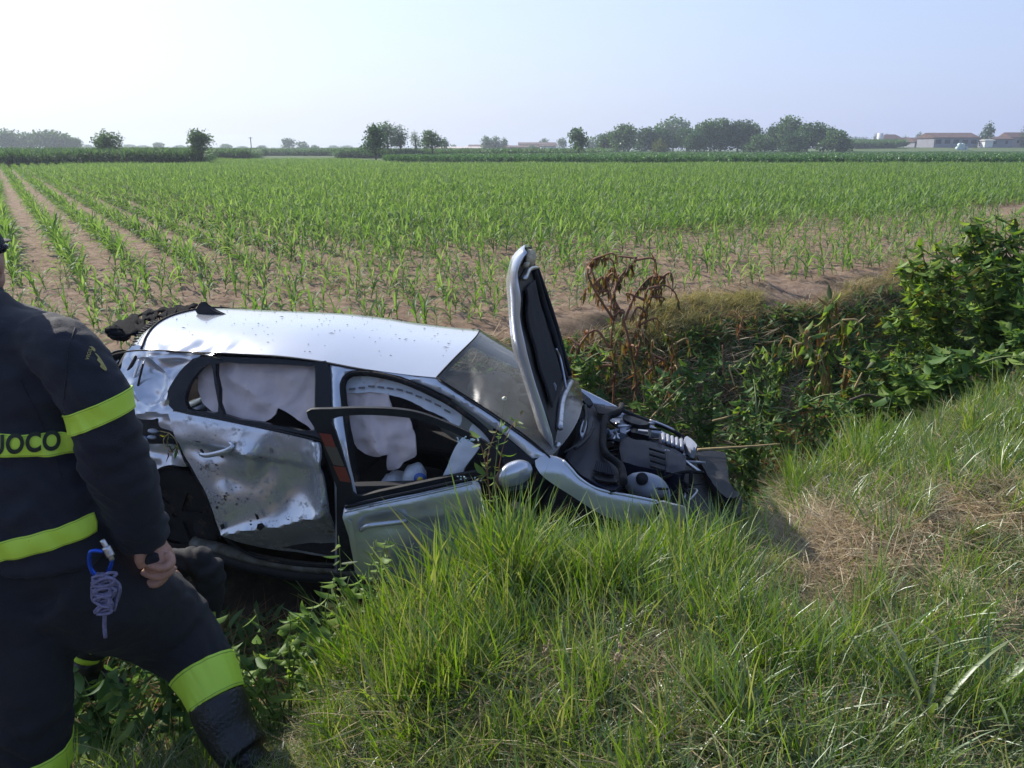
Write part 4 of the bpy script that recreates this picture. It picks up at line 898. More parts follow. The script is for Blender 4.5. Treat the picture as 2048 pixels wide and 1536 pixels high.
# --- open front door
FDs = smoothpoly([(688, 1018), (760, 1003), (830, 988), (900, 972), (945, 962), (960, 970), (964, 1010), (958, 1080), (945, 1150), (860, 1165), (760, 1160), (716, 1150), (706, 1110), (698, 1070)], 3)
fd = panel('front_door', FDs, dplane(.02), M_paint, step=8, thick=.02, direc=(0.4, -1, 0), disp=lambda q: .02 * sstep(0, 20, q[:, 1] - (1018 - (q[:, 0] - 688) * .22)) + soft(q, 60, .01, 2) + gauss(q, 770, 1045, 60, 22, -5, -.03) + gauss(q, 850, 1030, 60, 8, -10, .012))
FDw = smoothpoly([(613, 824), (660, 818), (720, 816), (790, 818), (840, 826), (890, 844), (940, 866), (985, 893), (996, 912), (990, 950), (950, 955), (900, 966), (830, 981), (760, 996), (688, 1014), (678, 990), (660, 935), (637, 870)], 3)
FDh = smoothpoly([(665, 838), (720, 830), (790, 833), (838, 840), (885, 857), (930, 877), (965, 899), (975, 915), (968, 938), (900, 953), (830, 968), (760, 983), (712, 992), (702, 965), (686, 910), (672, 865)], 3)
panel('window_frame', FDw, dplane(0), M_blk, fd, holes=[FDh], step=9, thick=.03, direc=(0.4, -1, 0))
for a, b_, mt in [((634, 866), (645, 892), M_red), ((645, 892), (662, 930), solid('reflection_grey', (.10, .08, .07), .3)), ((662, 932), (675, 962), M_red)]:
    w_ = 15; panel('edge_reflection', [(a[0] + 4, a[1]), (a[0] + 4 + w_ * 1.6, a[1] + 3), (b_[0] + 4 + w_ * 1.5, b_[1] + 3), (b_[0] + 5, b_[1])], dplane(.012), mt, fd, step=12, thick=.004, direc=(0.4, -1, 0))  # reddish reflections on the frame edge, painted as thin coloured patches
P_ = [dplane(.03)(x, y) for x, y in [(690, 1014), (760, 998), (830, 983), (900, 967), (948, 956)]]; V, F = tube(spline(P_, 24), .012, 8); mk('belt_moulding', V, F, M_gloss, fd)
P_ = [dplane(.045)(x, y) for x, y in [(690, 1024), (760, 1008), (830, 993), (900, 977), (945, 966)]]; V, F = tube(spline(P_, 24), .006, 6); mk('door_edge', V, F, M_metal, fd)
panel('door_flange', [(696, 1040), (704, 1044), (712, 1085), (716, 1125), (708, 1127), (701, 1080)], dplane(.05), M_paint2, fd, step=10, thick=.008, direc=(0.4, -1, 0))
P_ = [dplane(o_)(x, y) for x, y, o_ in [(722, 1060, .05), (735, 1052, .085), (765, 1048, .09), (800, 1044, .085), (812, 1042, .05)]]; V, F = tube(spline(P_, 16), .014, 8); mk('handle', V, F, M_paint2, fd)
panel('inner_door_trim', smoothpoly([(690, 905), (700, 930), (713, 985), (718, 1000), (708, 1000), (696, 960)], 2), dplane(-.05), M_cloth2, fd, step=9, thick=.01, direc=(0.4, -1, 0))
V, F = box(DH + DD * .45 + np.array([0, .09, -.30]), (.8, .06, .5), Matrix.Rotation(_a, 3, 'Z')); mk('inner_door_trim', V, F, M_seat, fd, False)
# crumbs of broken window glass
mb = MB()
for k in range(70):
    u_ = rg.random()
    if k < 30: p = side(672 + 16 * u_ + rg.normal(0, 2), 880 + 60 * u_ + rg.normal(0, 4), .016)
    else: p = dplane(.035)(rg.uniform(915, 965), rg.uniform(872, 884) if k % 2 else rg.uniform(952, 962))
    Vb, Fb = box(p, (.008, .006, .006), Matrix.Rotation(rg.uniform(0, 3), 3, 'X')); mb.add(Vb, Fb)
mb.build('glass_crumbs', solid('crumb_glass', (.55, .70, .72), .1, coat=.5), car, smooth=False, kind='stuff')

# --- mirror
mir = blob('door_mirror', side(1030, 948, .10), (.055, .115, .078), M_paint2, seed=2, amp=.02, n=18, M=np.array(Matrix.Rotation(R(-35), 3, 'Z')) @ np.array(Matrix.Rotation(R(12), 3, 'Y')))
blob('mirror_glass', side(1013, 953, .125), (.016, .085, .07), solid('mirror_back', (.22, .19, .15), .5, var=.4, nscale=30, bump=.5), mir, seed=3, amp=.10, n=14, M=np.array(Matrix.Rotation(R(-35), 3, 'Z')) @ np.array(Matrix.Rotation(R(12), 3, 'Y')))
blob('mirror_housing', side(1034, 972, .09), (.05, .10, .025), M_blk, mir, seed=3, amp=.03, n=14, M=np.array(Matrix.Rotation(R(-35), 3, 'Z')))

# --- front wing
FW_ = smoothpoly([(1070, 921), (1094, 911), (1126, 921), (1144, 940), (1157, 956), (1180, 972), (1205, 982), (1260, 993), (1314, 1004), (1318, 1014), (1307, 1032), (1296, 1051), (1255, 1046), (1210, 1032), (1172, 1010), (1138, 988), (1104, 966), (1080, 946)], 2)
panel('front_wing', FW_, splane(0), M_paint2, step=9, thick=.02, disp=lambda q: .010 * sstep(0, 8, pdist(q, [(1093, 914), (1126, 921), (1157, 956), (1205, 982), (1314, 1004)], False)) - .006 + soft(q, 40, .006, 3) + gauss(q, 1290, 1045, 16, 14, 0, -.02))
V, F = tube(spline([side(x, y, -.006) for x, y in [(1126, 921), (1144, 940), (1157, 955), (1180, 971), (1205, 981), (1260, 992), (1314, 1003)]], 30), .008, 6); mk('wing_lip', V, F, M_paint2, car)
panel('headlamp', smoothpoly([(1318, 1004), (1345, 1009), (1372, 1018), (1366, 1045), (1340, 1062), (1300, 1062), (1299, 1048), (1311, 1028)], 3), splane(-.01), solid('headlamp_lens', (.45, .42, .36), .15, var=.2, nscale=12, coat=.8, dirt=(.05, .04, .03), dscale=14), step=7, thick=.03)
panel('headlamp_gap', [(1307, 1010), (1318, 1006), (1314, 1022), (1322, 1030), (1310, 1034)], splane(.01), M_blk, step=7, thick=.01)
# --- bay: floor, cowl, hose, cover, reservoir and the rest
V, F = box((2.82, 0, .52), (1.06, 1.42, .30)); mk('engine_block', V, F, M_bay, car, False)
CW = smoothpoly([(1162, 806), (1188, 804), (1215, 808), (1243, 813), (1240, 823), (1222, 830), (1211, 842), (1206, 870), (1206, 895), (1216, 912), (1240, 931), (1248, 952), (1246, 962), (1230, 974), (1205, 968), (1180, 960), (1160, 945), (1132, 914), (1150, 890), (1168, 868), (1176, 850), (1172, 825)], 3)
cw = panel('cowl_panel', CW, zplane(.93), M_cover, step=8, thick=.025, direc=(0, 0, 1), disp=lambda q: soft(q, 40, .015, 3) - .015 * sstep(1165, 1200, q[:, 0]))
hz_ = spline([pl(x, y, 2, .955) for x, y in [(1243, 810), (1243, 818), (1232, 826), (1215, 832), (1208, 845), (1206, 870), (1206, 895), (1214, 910), (1228, 921), (1241, 932), (1246, 950), (1247, 965)]], 50)
V, F = tube(hz_, .022, 10); mk('bay_seal', V, F, M_rub, car)
def grille(poly, zz, n, axis_i, name='grille'):
    g = panel(name, poly, zplane(zz), M_blk, cw, step=30, thick=.006, direc=(0, 0, 1)); mb = MB()
    a, b_, c_, d_ = [np.array(p, float) for p in poly]
    for k in range(n):
        f = (k + .5) / n; p = a + (b_ - a) * f; q = d_ + (c_ - d_) * f
        P1_, P2_ = pl(*p, 2, zz + .012), pl(*q, 2, zz + .012); V, F = tube([P1_, P2_], .0055, 4); mb.add(V, F)
    mb.build('grille_slats', M_cover, g, smooth=False, kind='stuff')
grille([(1188, 809), (1230, 821), (1228, 831), (1196, 827)], .945, 11, 0); grille([(1193, 922), (1222, 931), (1228, 951), (1186, 941)], .945, 9, 0)
panel('cowl_recess', smoothpoly([(1190, 946), (1230, 953), (1234, 964), (1192, 958)], 2), zplane(.935), M_blk, cw, step=20, thick=.01, direc=(0, 0, 1))
# wiper arms and the shed cowl strips
for pts, r_ in [([(1150, 898), (1163, 888), (1178, 872), (1186, 856)], .010), ([(1164, 868), (1169, 850), (1172, 832), (1170, 812)], .014), ([(1128, 905), (1150, 893), (1168, 880), (1184, 862), (1188, 838)], .006)]:
    V, F = tube(spline([pl(x, y, 2, 1.0) for x, y in pts], 14), r_, 7); mk('wiper', V, F, M_blk, car)
panel('wiper_cap', smoothpoly([(1166, 842), (1174, 838), (1172, 858), (1164, 874), (1160, 862)], 2), zplane(1.01), M_tank, step=8, thick=.02, direc=(0, 0, 1))
panel('wiper_cap', smoothpoly([(1180, 836), (1188, 836), (1182, 862), (1174, 872)], 2), zplane(1.0), M_cover, step=8, thick=.02, direc=(0, 0, 1))
panel('cowl_strip', smoothpoly([(1137, 752), (1150, 765), (1170, 790), (1186, 802), (1172, 806), (1160, 800), (1138, 770)], 2), zplane(1.0), M_blk, step=8, thick=.02, direc=(0, 0, 1), disp=lambda q: crump(q, 12, .03, 2))
ec = panel('engine_cover', smoothpoly([(1240, 882), (1273, 880), (1309, 889), (1350, 902), (1368, 912), (1372, 918), (1370, 948), (1362, 956), (1340, 950), (1300, 937), (1257, 929), (1243, 923)], 2), zplane(.86), M_cover, step=7, thick=.10, direc=(0, 0, 1), disp=lambda q: .02 * np.clip(pdist(q, [(1240, 882), (1273, 880), (1368, 912), (1370, 950), (1300, 937), (1243, 923)]) / 6, 0, 1) + soft(q, 30, .006, 3))
for k in range(4):
    x0, y0 = 1299 - k * -1, 897 + k * 12; V, F = tube([pl(x0, y0, 2, .895), pl(x0 + 30, y0 + 9, 2, .895)], .008, 6); mk('cover_rib', V, F, M_blk, ec)
V, F = tube([pl(1334, 896, 2, .892), pl(1330, 948, 2, .892)], .004, 5); mk('cover_rib', V, F, M_cover, ec)
bt = panel('intake_box', smoothpoly([(1322, 866), (1345, 874), (1366, 885), (1366, 903), (1350, 897), (1320, 884)], 2), zplane(.84), M_cover, step=8, thick=.12, direc=(0, 0, 1))
for k in range(5):
    x0 = 1326 + k * 9; V, F = tube([pl(x0, 868 + k * 3, 2, .865), pl(x0 + 2, 884 + k * 3.6, 2, .865)], .013, 6); mk('intake_rib', V, F, M_tank, bt)
tk = blob('expansion_tank', pl(1292, 972, 2, .83), (.125, .085, .075), M_tank, seed=6, amp=.03, n=20, M=np.array(Matrix.Rotation(R(-10), 3, 'Z')))
V, F = tube([pl(1284, 960, 2, .88), pl(1284, 957, 2, .905)], .034, 16); mk('tank_cap', V, F, M_blk, tk)
panel('fuse_box', [(1240, 838), (1254, 842), (1252, 868), (1240, 864)], zplane(.85), M_tank, step=20, thick=.08, direc=(0, 0, 1))
panel('fuse_box', [(1258, 850), (1300, 858), (1298, 872), (1262, 864)], zplane(.84), M_bay, step=20, thick=.08, direc=(0, 0, 1))
panel('bracket', [(1276, 858), (1296, 860), (1296, 863), (1276, 861)], zplane(.875), M_metal, step=20, thick=.02, direc=(0, 0, 1))
panel('strut_tower', smoothpoly([(1248, 828), (1275, 836), (1300, 846), (1280, 850), (1250, 840)], 2), zplane(.87), M_bay, step=9, thick=.05, direc=(0, 0, 1))
panel('latch_block', smoothpoly([(1368, 880), (1374, 872), (1388, 882), (1394, 892), (1386, 900), (1378, 898)], 2), zplane(.86), M_tank, step=8, thick=.05, direc=(0, 0, 1), disp=lambda q: crump(q, 10, .02, 2))
for k in range(34):         # wiring and pipes
    x0, y0 = rg.uniform(1222, 1380), 0; lo_ = np.interp(x0, [1210, 1260, 1380], [850, 842, 885]); hi_ = np.interp(x0, [1210, 1260, 1380], [915, 975, 1000]); y0 = rg.uniform(lo_, hi_)
    a = pl(x0, y0, 2, .80 + rg.uniform(-.02, .04)); P_ = [a, a + rg.normal(0, .07, 3) * [1, 1, .25], a + rg.normal(0, .12, 3) * [1, 1, .2], a + rg.normal(0, .16, 3) * [1, 1, .2]]
    V, F = tube(spline(P_, 12), rg.uniform(.004, .014), 6); mk('hose', V, F, [M_bay, M_rub, M_metal, M_blk, M_bay, M_tank][k % 6], car)
for k in range(16):
    x0 = rg.uniform(1225, 1375); y0 = rg.uniform(np.interp(x0, [1210, 1260, 1380], [850, 846, 888]), np.interp(x0, [1210, 1260, 1380], [900, 968, 990]))
    V, F = box(pl(x0, y0, 2, .78), rg.uniform(.02, .09, 3), Matrix.Rotation(rg.uniform(-.4, .4), 3, 'Z')); mk('engine_part', V, F, [M_bay, M_metal, M_tank, M_cover][k % 4], car, False)
# slam panel, bumper top, grille edge
SPn = smoothpoly([(1388, 905), (1410, 918), (1432, 935), (1450, 955), (1464, 975), (1478, 990), (1466, 1000), (1448, 996), (1436, 985), (1420, 962), (1404, 935)], 3)
panel('slam_panel', SPn, zplane(.74), M_blk, step=7, thick=.05, direc=(0, 0, 1), disp=lambda q: crump(q, 20, .015, 2) + .01)
BP = smoothpoly([(1380, 1010), (1420, 1004), (1460, 1000), (1482, 992), (1484, 1006), (1478, 1030), (1440, 1045), (1400, 1050), (1370, 1050), (1365, 1020)], 3)
panel('front_bumper', BP, zplane(.66), M_blk, step=8, thick=.06, direc=(0, 0, 1), disp=lambda q: crump(q, 22, .02, 5))
V, F = box((3.30, 0, .42), (.16, 1.45, .40)); o = mk('front_bumper', V, F, M_paint, car, False); b_ = o.modifiers.new('b', 'BEVEL'); b_.width = .06; b_.segments = 4
V, F = box((3.2, 0, .45), (.06, 1.2, .42)); mk('radiator', V, F, M_bay, car, False)
fl = spline([pl(x, y, 1, .68) for x, y in [(1243, 820), (1280, 836), (1320, 850), (1350, 864), (1372, 880), (1396, 900)]], 24)
V, F = tube(fl, .016, 6); o = mk('wing_lip', V, F, M_blk, car)
V, F = tube(fl[8:16] + [0, -.01, .012], .009, 6); mk('wing_lip', V, F, M_metal, car)

# --- raised bonnet
hn_o = spline([pl(x, y, 1, -.64) for x, y in [(1104, 910), (1099, 900), (1085, 877), (1068, 825), (1041, 738), (1025, 689), (1016, 590), (1014, 563), (1020, 530), (1026, 514), (1038, 500), (1050, 491)]], 40)
hn_i = spline([pl(x, y, 1, -.72) for x, y in [(1106, 905), (1107, 890), (1105, 875), (1093, 834), (1068, 757), (1052, 694), (1041, 640), (1042, 598), (1037, 565), (1036, 545), (1045, 520), (1055, 505)]], 40)
hf = spline([pl(x, y, 1, .66) for x, y in [(1152, 772), (1146, 758), (1136, 735), (1127, 690), (1110, 645), (1091, 598), (1080, 565), (1072, 538), (1068, 515), (1067, 505), (1066, 500), (1063, 490)]], 40)
NV = 20; V = []
for i in range(40):                     # outer skin: near lip, then across to the far edge
    V.append(hn_o[i])
    for j in range(1, NV + 1):
        f = j / NV; p = (hn_o[i] + np.array([0, .02, 0])) * (1 - f) + (hf[i] + np.array([-.02, 0, 0])) * f
        p = p + np.array([-.012 * math.sin(math.pi * min(1, f * 1.0)) - .012 * noise.noise(Vector((i * .2, j * .3, 1))) , 0, 0]); V.append(p)
k = NV + 1; F = [[i * k + j, (i + 1) * k + j, (i + 1) * k + j + 1, i * k + j + 1] for i in range(39) for j in range(k - 1)]
hd = mk('bonnet', V, F, M_paint2, car)
V = []
for i in range(40):
    for f in (0, .5, 1): V.append(hn_o[i] * (1 - f) + hn_i[i] * f + np.array([-.008 * math.sin(math.pi * f), -.004 * math.sin(math.pi * f), 0]))
o = mk('bonnet_side', V, [[i * 3 + j, (i + 1) * 3 + j, (i + 1) * 3 + j + 1, i * 3 + j + 1] for i in range(39) for j in (0, 1)], M_paint2, hd); s_ = o.modifiers.new('s', 'SOLIDIFY'); s_.thickness = .005; s_ = hd.modifiers.new('s', 'SOLIDIFY'); s_.thickness = .004; s_.offset = 0
def under(u, v, dep=0.0):
    i = u * 39; a = int(min(i, 38)); fr_ = i - a; A1 = hn_i[a] * (1 - fr_) + hn_i[a + 1] * fr_; B1 = hf[a] * (1 - fr_) + hf[a + 1] * fr_
    return A1 * (1 - v) + B1 * v + np.array([dep - .012 * math.sin(math.pi * v) + .01 * noise.noise(Vector((u * 9, v * 6, 4))), 0, 0])
V, F = gridsurf(lambda u, v: under(u, v, .0), 36, 16); mk('bonnet_inner', V, F, M_blk, hd)
V, F = gridsurf(lambda u, v: under(u, v, .018), 30, 12, .20, .80, .10, .62); o = mk('insulation_pad', V, F, solid('felt', (.012, .012, .016), .95, bump=.5, bscale=60), hd); s_ = o.modifiers.new('s', 'SOLIDIFY'); s_.thickness = .012
for pts, r_, mt in [([(.15, .72), (.4, .76), (.62, .80), (.85, .74)], .022, M_blk), ([(.08, .12), (.12, .45), (.10, .85)], .022, M_metal), ([(.86, .10), (.88, .45), (.86, .85)], .020, M_metal), ([(.10, .62), (.28, .70), (.36, .68)], .009, M_metal), ([(.12, .9), (.5, .93), (.85, .9)], .015, M_blk), ([(.92, .15), (.94, .5), (.93, .85)], .018, M_foam)]:
    V, F = tube(spline([under(u, v, .025) for u, v in pts], 20), r_, 8, flat=.6); mk('bonnet_rib', V, F, mt, hd)
blob('bonnet_latch', under(.95, .3, .03), (.03, .07, .05), M_foam, hd, seed=4, amp=.3, n=10)
V, F = tube(spline([under(.03, .86, .02), pl(1142, 780, 1, .62), pl(1150, 800, 1, .60)], 8), .018, 6); mk('bonnet_hinge', V, F, M_metal, car)
V, F = tube(spline([under(.03, .05, .02), pl(1108, 915, 1, -.64), pl(1120, 928, 1, -.62)], 8), .016, 6); mk('bonnet_hinge', V, F, M_metal, car)
panel('hinge_cover', smoothpoly([(1092, 832), (1103, 770), (1112, 772), (1108, 800), (1100, 845)], 2), lambda x, y: pl(x, y, 1, -.3), M_tank, hd, step=10, thick=.02)

# --- chopped grass and dirt lying on the roof and screen
mb = MB(); rg = np.random.default_rng(5)
for k in range(190):
    onw = k > 150; u, v = rg.random() * (.98), rg.beta(1.5, 1.8)
    p = windpt(rg.random() * .8, rg.uniform(.1, .9), .004) if onw else roofpt(u, v, .004)
    L_ = rg.choice([.008, .012, .02, .045], p=[.45, .3, .17, .08]); a = rg.uniform(-.6, .6) + (1.57 if rg.random() < .2 else 0); d = np.array([math.cos(a), math.sin(a), -.35 if onw else 0]); n_ = np.array([-math.sin(a), math.cos(a), 0]) * rg.uniform(.0015, .004)
    z_ = np.array([0, 0, .004]); mb.add([p - d * L_ / 2, p + n_ + z_, p + d * L_ / 2, p - n_], [[0, 3, 2, 1], [0, 1, 2]][:1] + [[0, 1, 2]])
o = mk('grass_clippings', car2w(mb.verts()), mb.F, solid('dry_clippings', (.055, .05, .028), .9, var=.4, nscale=30), smooth=False, label='scattered chopped grass bits lying on the silver roof and windscreen', cat='grass clippings', kind='stuff')
tw = spline([at_y(160, 745, 4.35), at_y(205, 718, 4.45), at_y(240, 706, 4.5), car2w(side(276, 701, .02)), car2w(side(340, 702, .025)), car2w(side(400, 708, .03)), car2w(side(440, 718, .03))], 30)
V, F = tube(tw, np.linspace(.006, .003, 30), 6); mk('bramble_twig', V, F, M_bark, label='long thin dark twig lying across the crushed rear corner of the car', cat='twig')
pb = car2w(side(826, 955, -.16)); V, F = tube([(0, 0, -.06), (.01, 0, 0), (0, .01, .05), (0, 0, .09)], [.05, .075, .06, .02], 16)
o = mk('plastic_bag', V @ np.array(Matrix.Rotation(R(25), 3, 'Y')).T + pb, F, solid('bag_film', (.62, .66, .72), .3, var=.1, bump=.8, bscale=18), origin=pb, label='crumpled white plastic bag with a blue and yellow print on the front seat', cat='plastic bag'); o.location = pb
mb = MB(); c0 = car2w(side(840, 957, -.08))
V, F = tube([c0, c0 + [0, -.004, 0]], .036, 14); o2 = mk('bag_print', V, F, solid('print_blue', (.05, .12, .42), .4), o, origin=pb); V, F = tube([c0 + [.002, -.006, -.004], c0 + [.002, -.010, -.004]], .018, 14); mk('bag_print', V, F, solid('print_yellow', (.65, .50, .05), .4), o, origin=pb)

# =================================================================== people
from mathutils.bvhtree import BVHTree
M_nav = solid('turnout_cloth', (0.008, 0.010, 0.020), .8, var=.18, nscale=7, bump=.3, bscale=260, sheen=.05)
M_nav2 = solid('trouser_cloth', (0.009, 0.009, 0.013), .85, var=.2, nscale=7, bump=.3, bscale=240, sheen=.03)
M_band = solid('yellow_band', (0.58, 0.82, 0.07), .5, var=.05, nscale=4, bump=.15, bscale=300)
M_skin = solid('skin', (0.42, 0.22, 0.15), .5, var=.12, nscale=22, bump=.25, bscale=120)
M_boot = solid('boot_leather', (0.014, 0.014, 0.015), .38, var=.3, nscale=20, bump=.4, bscale=70)
M_lett = solid('lettering_black', (0.02, 0.03, 0.02), .8, var=.1)
M_gold = solid('gold_thread', (0.42, 0.36, 0.10), .7, var=.2, nscale=60, bump=.5, bscale=200)
def pxr(px, py, y, r):      # metres for r photo pixels at that spot
    p = at_y(px, py, y) - CAMP; return r * (p @ FW) / FPX
def limb(pts, seg=20, n=26, flat=1.0):
    """tapered tube through (px, py, y, radius in px)"""
    C = [at_y(a, b, c) for a, b, c, r in pts]; Rr = [pxr(a, b, c, r) for a, b, c, r in pts]
    X4 = spline([np.append(c, r) for c, r in zip(C, Rr)], n); return tube(X4[:, :3], X4[:, 3], seg, True, flat)
def ell(c, r, n=14):
    V = []; F = []
    for i in range(n + 1):
        for j in range(2 * n):
            th = math.pi * i / n; ph = math.pi * j / n; V.append(np.array(c) + np.array([math.sin(th) * math.cos(ph), math.sin(th) * math.sin(ph), math.cos(th)]) * r)
    for i in range(n):
        for j in range(2 * n): F.append([i * 2 * n + j, (i + 1) * 2 * n + j, (i + 1) * 2 * n + (j + 1) % (2 * n), i * 2 * n + (j + 1) % (2 * n)])
    return V, F
def torso(pts, seg=28, n=30):      # (px, py, y, half width px, half depth m)
    X5 = spline([np.append(at_y(a, b, c), [pxr(a, b, c, hw), dp]) for a, b, c, hw, dp in pts], n); th = np.linspace(0, 2 * np.pi, seg, endpoint=False)
    ex = 2.4
    cs, sn = np.sign(np.cos(th)) * abs(np.cos(th)) ** (2 / ex), np.sign(np.sin(th)) * abs(np.sin(th)) ** (2 / ex)
    V = np.stack([X5[:, 0:1] + X5[:, 3:4] * cs, X5[:, 1:2] + X5[:, 4:5] * sn, X5[:, 2:3] + 0 * cs], -1).reshape(-1, 3)
    F = [[i * seg + j, i * seg + (j + 1) % seg, (i + 1) * seg + (j + 1) % seg, (i + 1) * seg + j] for i in range(n - 1) for j in range(seg)] + [list(range(seg)), [(n - 1) * seg + j for j in range(seg)][::-1]]
    return V, F
def fuse(name, mb, mat, parent, org, voxel=.012, smooth_=6, folds=(), amp=.004, seed=0, fold_sc=7.0, **k):
    """one continuous skin round overlapping pieces, with cloth folds"""
    me = bpy.data.meshes.new('tmp'); me.from_pydata(mb.verts().tolist(), [], mb.F); o = bpy.data.objects.new('tmp', me); COL.objects.link(o)
    r_ = o.modifiers.new('r', 'REMESH'); r_.mode = 'VOXEL'; r_.voxel_size = voxel
    s_ = o.modifiers.new('s', 'SMOOTH'); s_.iterations = smooth_; s_.factor = .6
    dg = bpy.context.evaluated_depsgraph_get(); ev = o.evaluated_get(dg); m2 = ev.to_mesh()
    V = np.array([v.co[:] for v in m2.vertices]); Nn = np.array([v.normal[:] for v in m2.vertices]); F = [list(p.vertices) for p in m2.polygons]
    ev.to_mesh_clear(); bpy.data.objects.remove(o)
    d = np.array([noise.noise(Vector((v[0] * fold_sc + seed, v[1] * fold_sc, v[2] * fold_sc * 1.6))) * amp * 1.6 + (abs(noise.noise(Vector((v[0] * 16 + seed, v[1] * 16, v[2] * 30 + v[0] * 14)))) - .2) * amp * 1.4 for v in V])
    for (c, r, a, fr) in folds:     # ring folds around a joint
        c = np.array(c); dd = np.linalg.norm(V - c, axis=1); w_ = np.exp(-(dd / r) ** 2); d += a * w_ * np.sin((V[:, 2] * 1.0 + V[:, 0] * .55 + 0.03 * np.sin(V[:, 0] * 40)) * fr)
    V = V + Nn * d[:, None]
    o = mk(name, V, F, mat, parent, origin=org, **k); o['_'] = 0; del o['_']; return o, BVHTree.FromPolygons([Vector(v) for v in V], F)
M_stitch = solid('band_stitching', (0.30, 0.45, 0.05), .8)
_RF = [0, .055, .085, .5, .915, .945, 1.0]
def ringband(name, c, axis_, wid, hgt, dep, parent, org, target, mat=M_band, n=220, rows=6, off=.0045, reach=.02):
    """reflective band: a hoop snapped onto the cloth under it"""
    axis_ = np.array(axis_, float); axis_ /= np.linalg.norm(axis_); a = np.cross(axis_, [0, 1.0, 0]); a /= np.linalg.norm(a); b = np.cross(axis_, a); V = []; okv = []
    for j in range(rows + 1):
        for i in range(n):
            th = 2 * math.pi * i / n; p = np.array(c) + axis_ * hgt * (_RF[j] - .5) + a * wid * math.cos(th) + b * dep * math.sin(th)
            dirv = Vector(np.array(c) + axis_ * hgt * (_RF[j] - .5) - p); hit = target.ray_cast(Vector(p) - dirv * reach, dirv.normalized(), 1.0)
            good = hit[0] is not None and (hit[3] < reach + .04)
            if hit[0] is not None and good: p = np.array(hit[0]) - np.array(dirv.normalized()) * off
            V.append(p); okv.append(good)
    F = [[j * n + i, j * n + (i + 1) % n, (j + 1) * n + (i + 1) % n, (j + 1) * n + i] for j in range(rows) for i in range(n)]
    okc = [all(okv[j * n + i] for j in range(rows + 1)) for i in range(n)]; F = [f for f in F if all(okc[q % n] for q in f)]
    nf = len(F) // rows if rows else 0
    o = mk(name, V, F, mat, parent, origin=org); o.data.materials.append(M_stitch)
    for pg in o.data.polygons:
        j = min(v for v in pg.vertices) // n
        if j in (1, 4): pg.material_index = 1
    s_ = o.modifiers.new('s', 'SOLIDIFY'); s_.thickness = .003; s_.offset = 0; return o
def boot(name, shaft, heel, toe, parent, org, w_=.052, h_=.09):
    """shaft: (px,py,y,r) list; heel and toe: world points of the sole's ends"""
    mb = MB(); mb.add(*limb(shaft, 18, 16)); heel, toe = np.array(heel), np.array(toe); d = toe - heel
    top = at_y(*shaft[-1][:3])
    mb.add(*tube(spline([heel + [0, 0, .055], heel + d * .35 + [0, 0, .07], heel + d * .7 + [0, 0, .052], toe + [0, 0, .045]], 14), spline([(.045, 0, 0), (.055, 0, 0), (.052, 0, 0), (.038, 0, 0)], 14)[:, 0], 16, True, 1.0))
    mb.add(*ell(toe + [0, 0, .043] - d * .06, [.048, .048, .042])); mb.add(*tube([top, heel + [0, 0, .07] + d * .1], [.062, .058], 16))
    o, bv_ = fuse(name, mb, M_boot, parent, org, .009, 4, amp=.0012, fold_sc=8)
    s = d / np.linalg.norm(d); t_ = np.cross(s, [0, 0, 1.0]); t_ /= np.linalg.norm(t_); V = []
    for zz in (0, .025):
        for f, ww in ((-.16, .03), (-.08, .046), (.3, .046), (.7, .055), (1.0, .045), (1.1, .02)):
            for sg in (-1, 1): V.append(heel + d * f + t_ * ww * sg + [0, 0, zz - .004])
    k = 12; F = []
    for i in range(5): F += [[2 * i, 2 * i + 1, 2 * i + 3, 2 * i + 2], [k + 2 * i, k + 2 * i + 2, k + 2 * i + 3, k + 2 * i + 1], [2 * i, 2 * i + 2, k + 2 * i + 2, k + 2 * i], [2 * i + 1, k + 2 * i + 1, k + 2 * i + 3, 2 * i + 3]]
    F += [[0, k, k + 1, 1], [10, 11, k + 11, k + 10]]; mk('boot_sole', V, F, M_rub, o, False, origin=org).matrix_parent_inverse = Matrix()
    return o

# --- firefighter in front
FO = np.array([-1.42, 2.15, float(ground(-1.42, 2.15))])
ff = empty('person', FO, label='standing firefighter in dark turnout gear with yellow bands, back turned, at the left edge', cat='person')
mb = MB()
mb.add(*torso([(-42, 590, 2.36, 52, .07), (-38, 614, 2.36, 78, .09), (-32, 640, 2.34, 145, .115), (-26, 672, 2.33, 168, .135), (-20, 740, 2.31, 178, .15), (-12, 830, 2.30, 180, .155), (-4, 920, 2.28, 186, .155), (2, 1000, 2.26, 196, .16), (6, 1060, 2.26, 206, .165), (8, 1108, 2.26, 212, .165)]))
armR = [(88, 690, 2.30, 64), (132, 706, 2.26, 68), (172, 762, 2.23, 67), (203, 830, 2.22, 62), (228, 905, 2.23, 63), (252, 970, 2.26, 59), (272, 1035, 2.30, 54), (292, 1088, 2.33, 47)]
mb.add(*limb(armR, 24, 36)); mb.add(*limb([(-150, 690, 2.30, 64), (-215, 760, 2.34, 74), (-250, 860, 2.42, 74), (-235, 960, 2.55, 62), (-190, 1010, 2.68, 48)], 20, 26))
mb.add(*limb([(-44, 612, 2.36, 56), (-46, 580, 2.37, 52)], 20, 6))
jk, jbv = fuse('jacket', mb, M_nav, ff, FO, .0125, 7, [(at_y(228, 905, 2.23), .13, .006, 95), (at_y(130, 770, 2.2), .12, .004, 60), (at_y(282, 1050, 2.3), .09, .005, 120), (at_y(40, 1040, 2.1), .25, .006, 60), (at_y(60, 800, 2.15), .2, .004, 45)], .0085, 2, 6.5)
mb = MB()
mb.add(*torso([(8, 1050, 2.27, 180, .14), (20, 1120, 2.27, 200, .155), (30, 1170, 2.27, 200, .15), (30, 1215, 2.27, 170, .13)]))
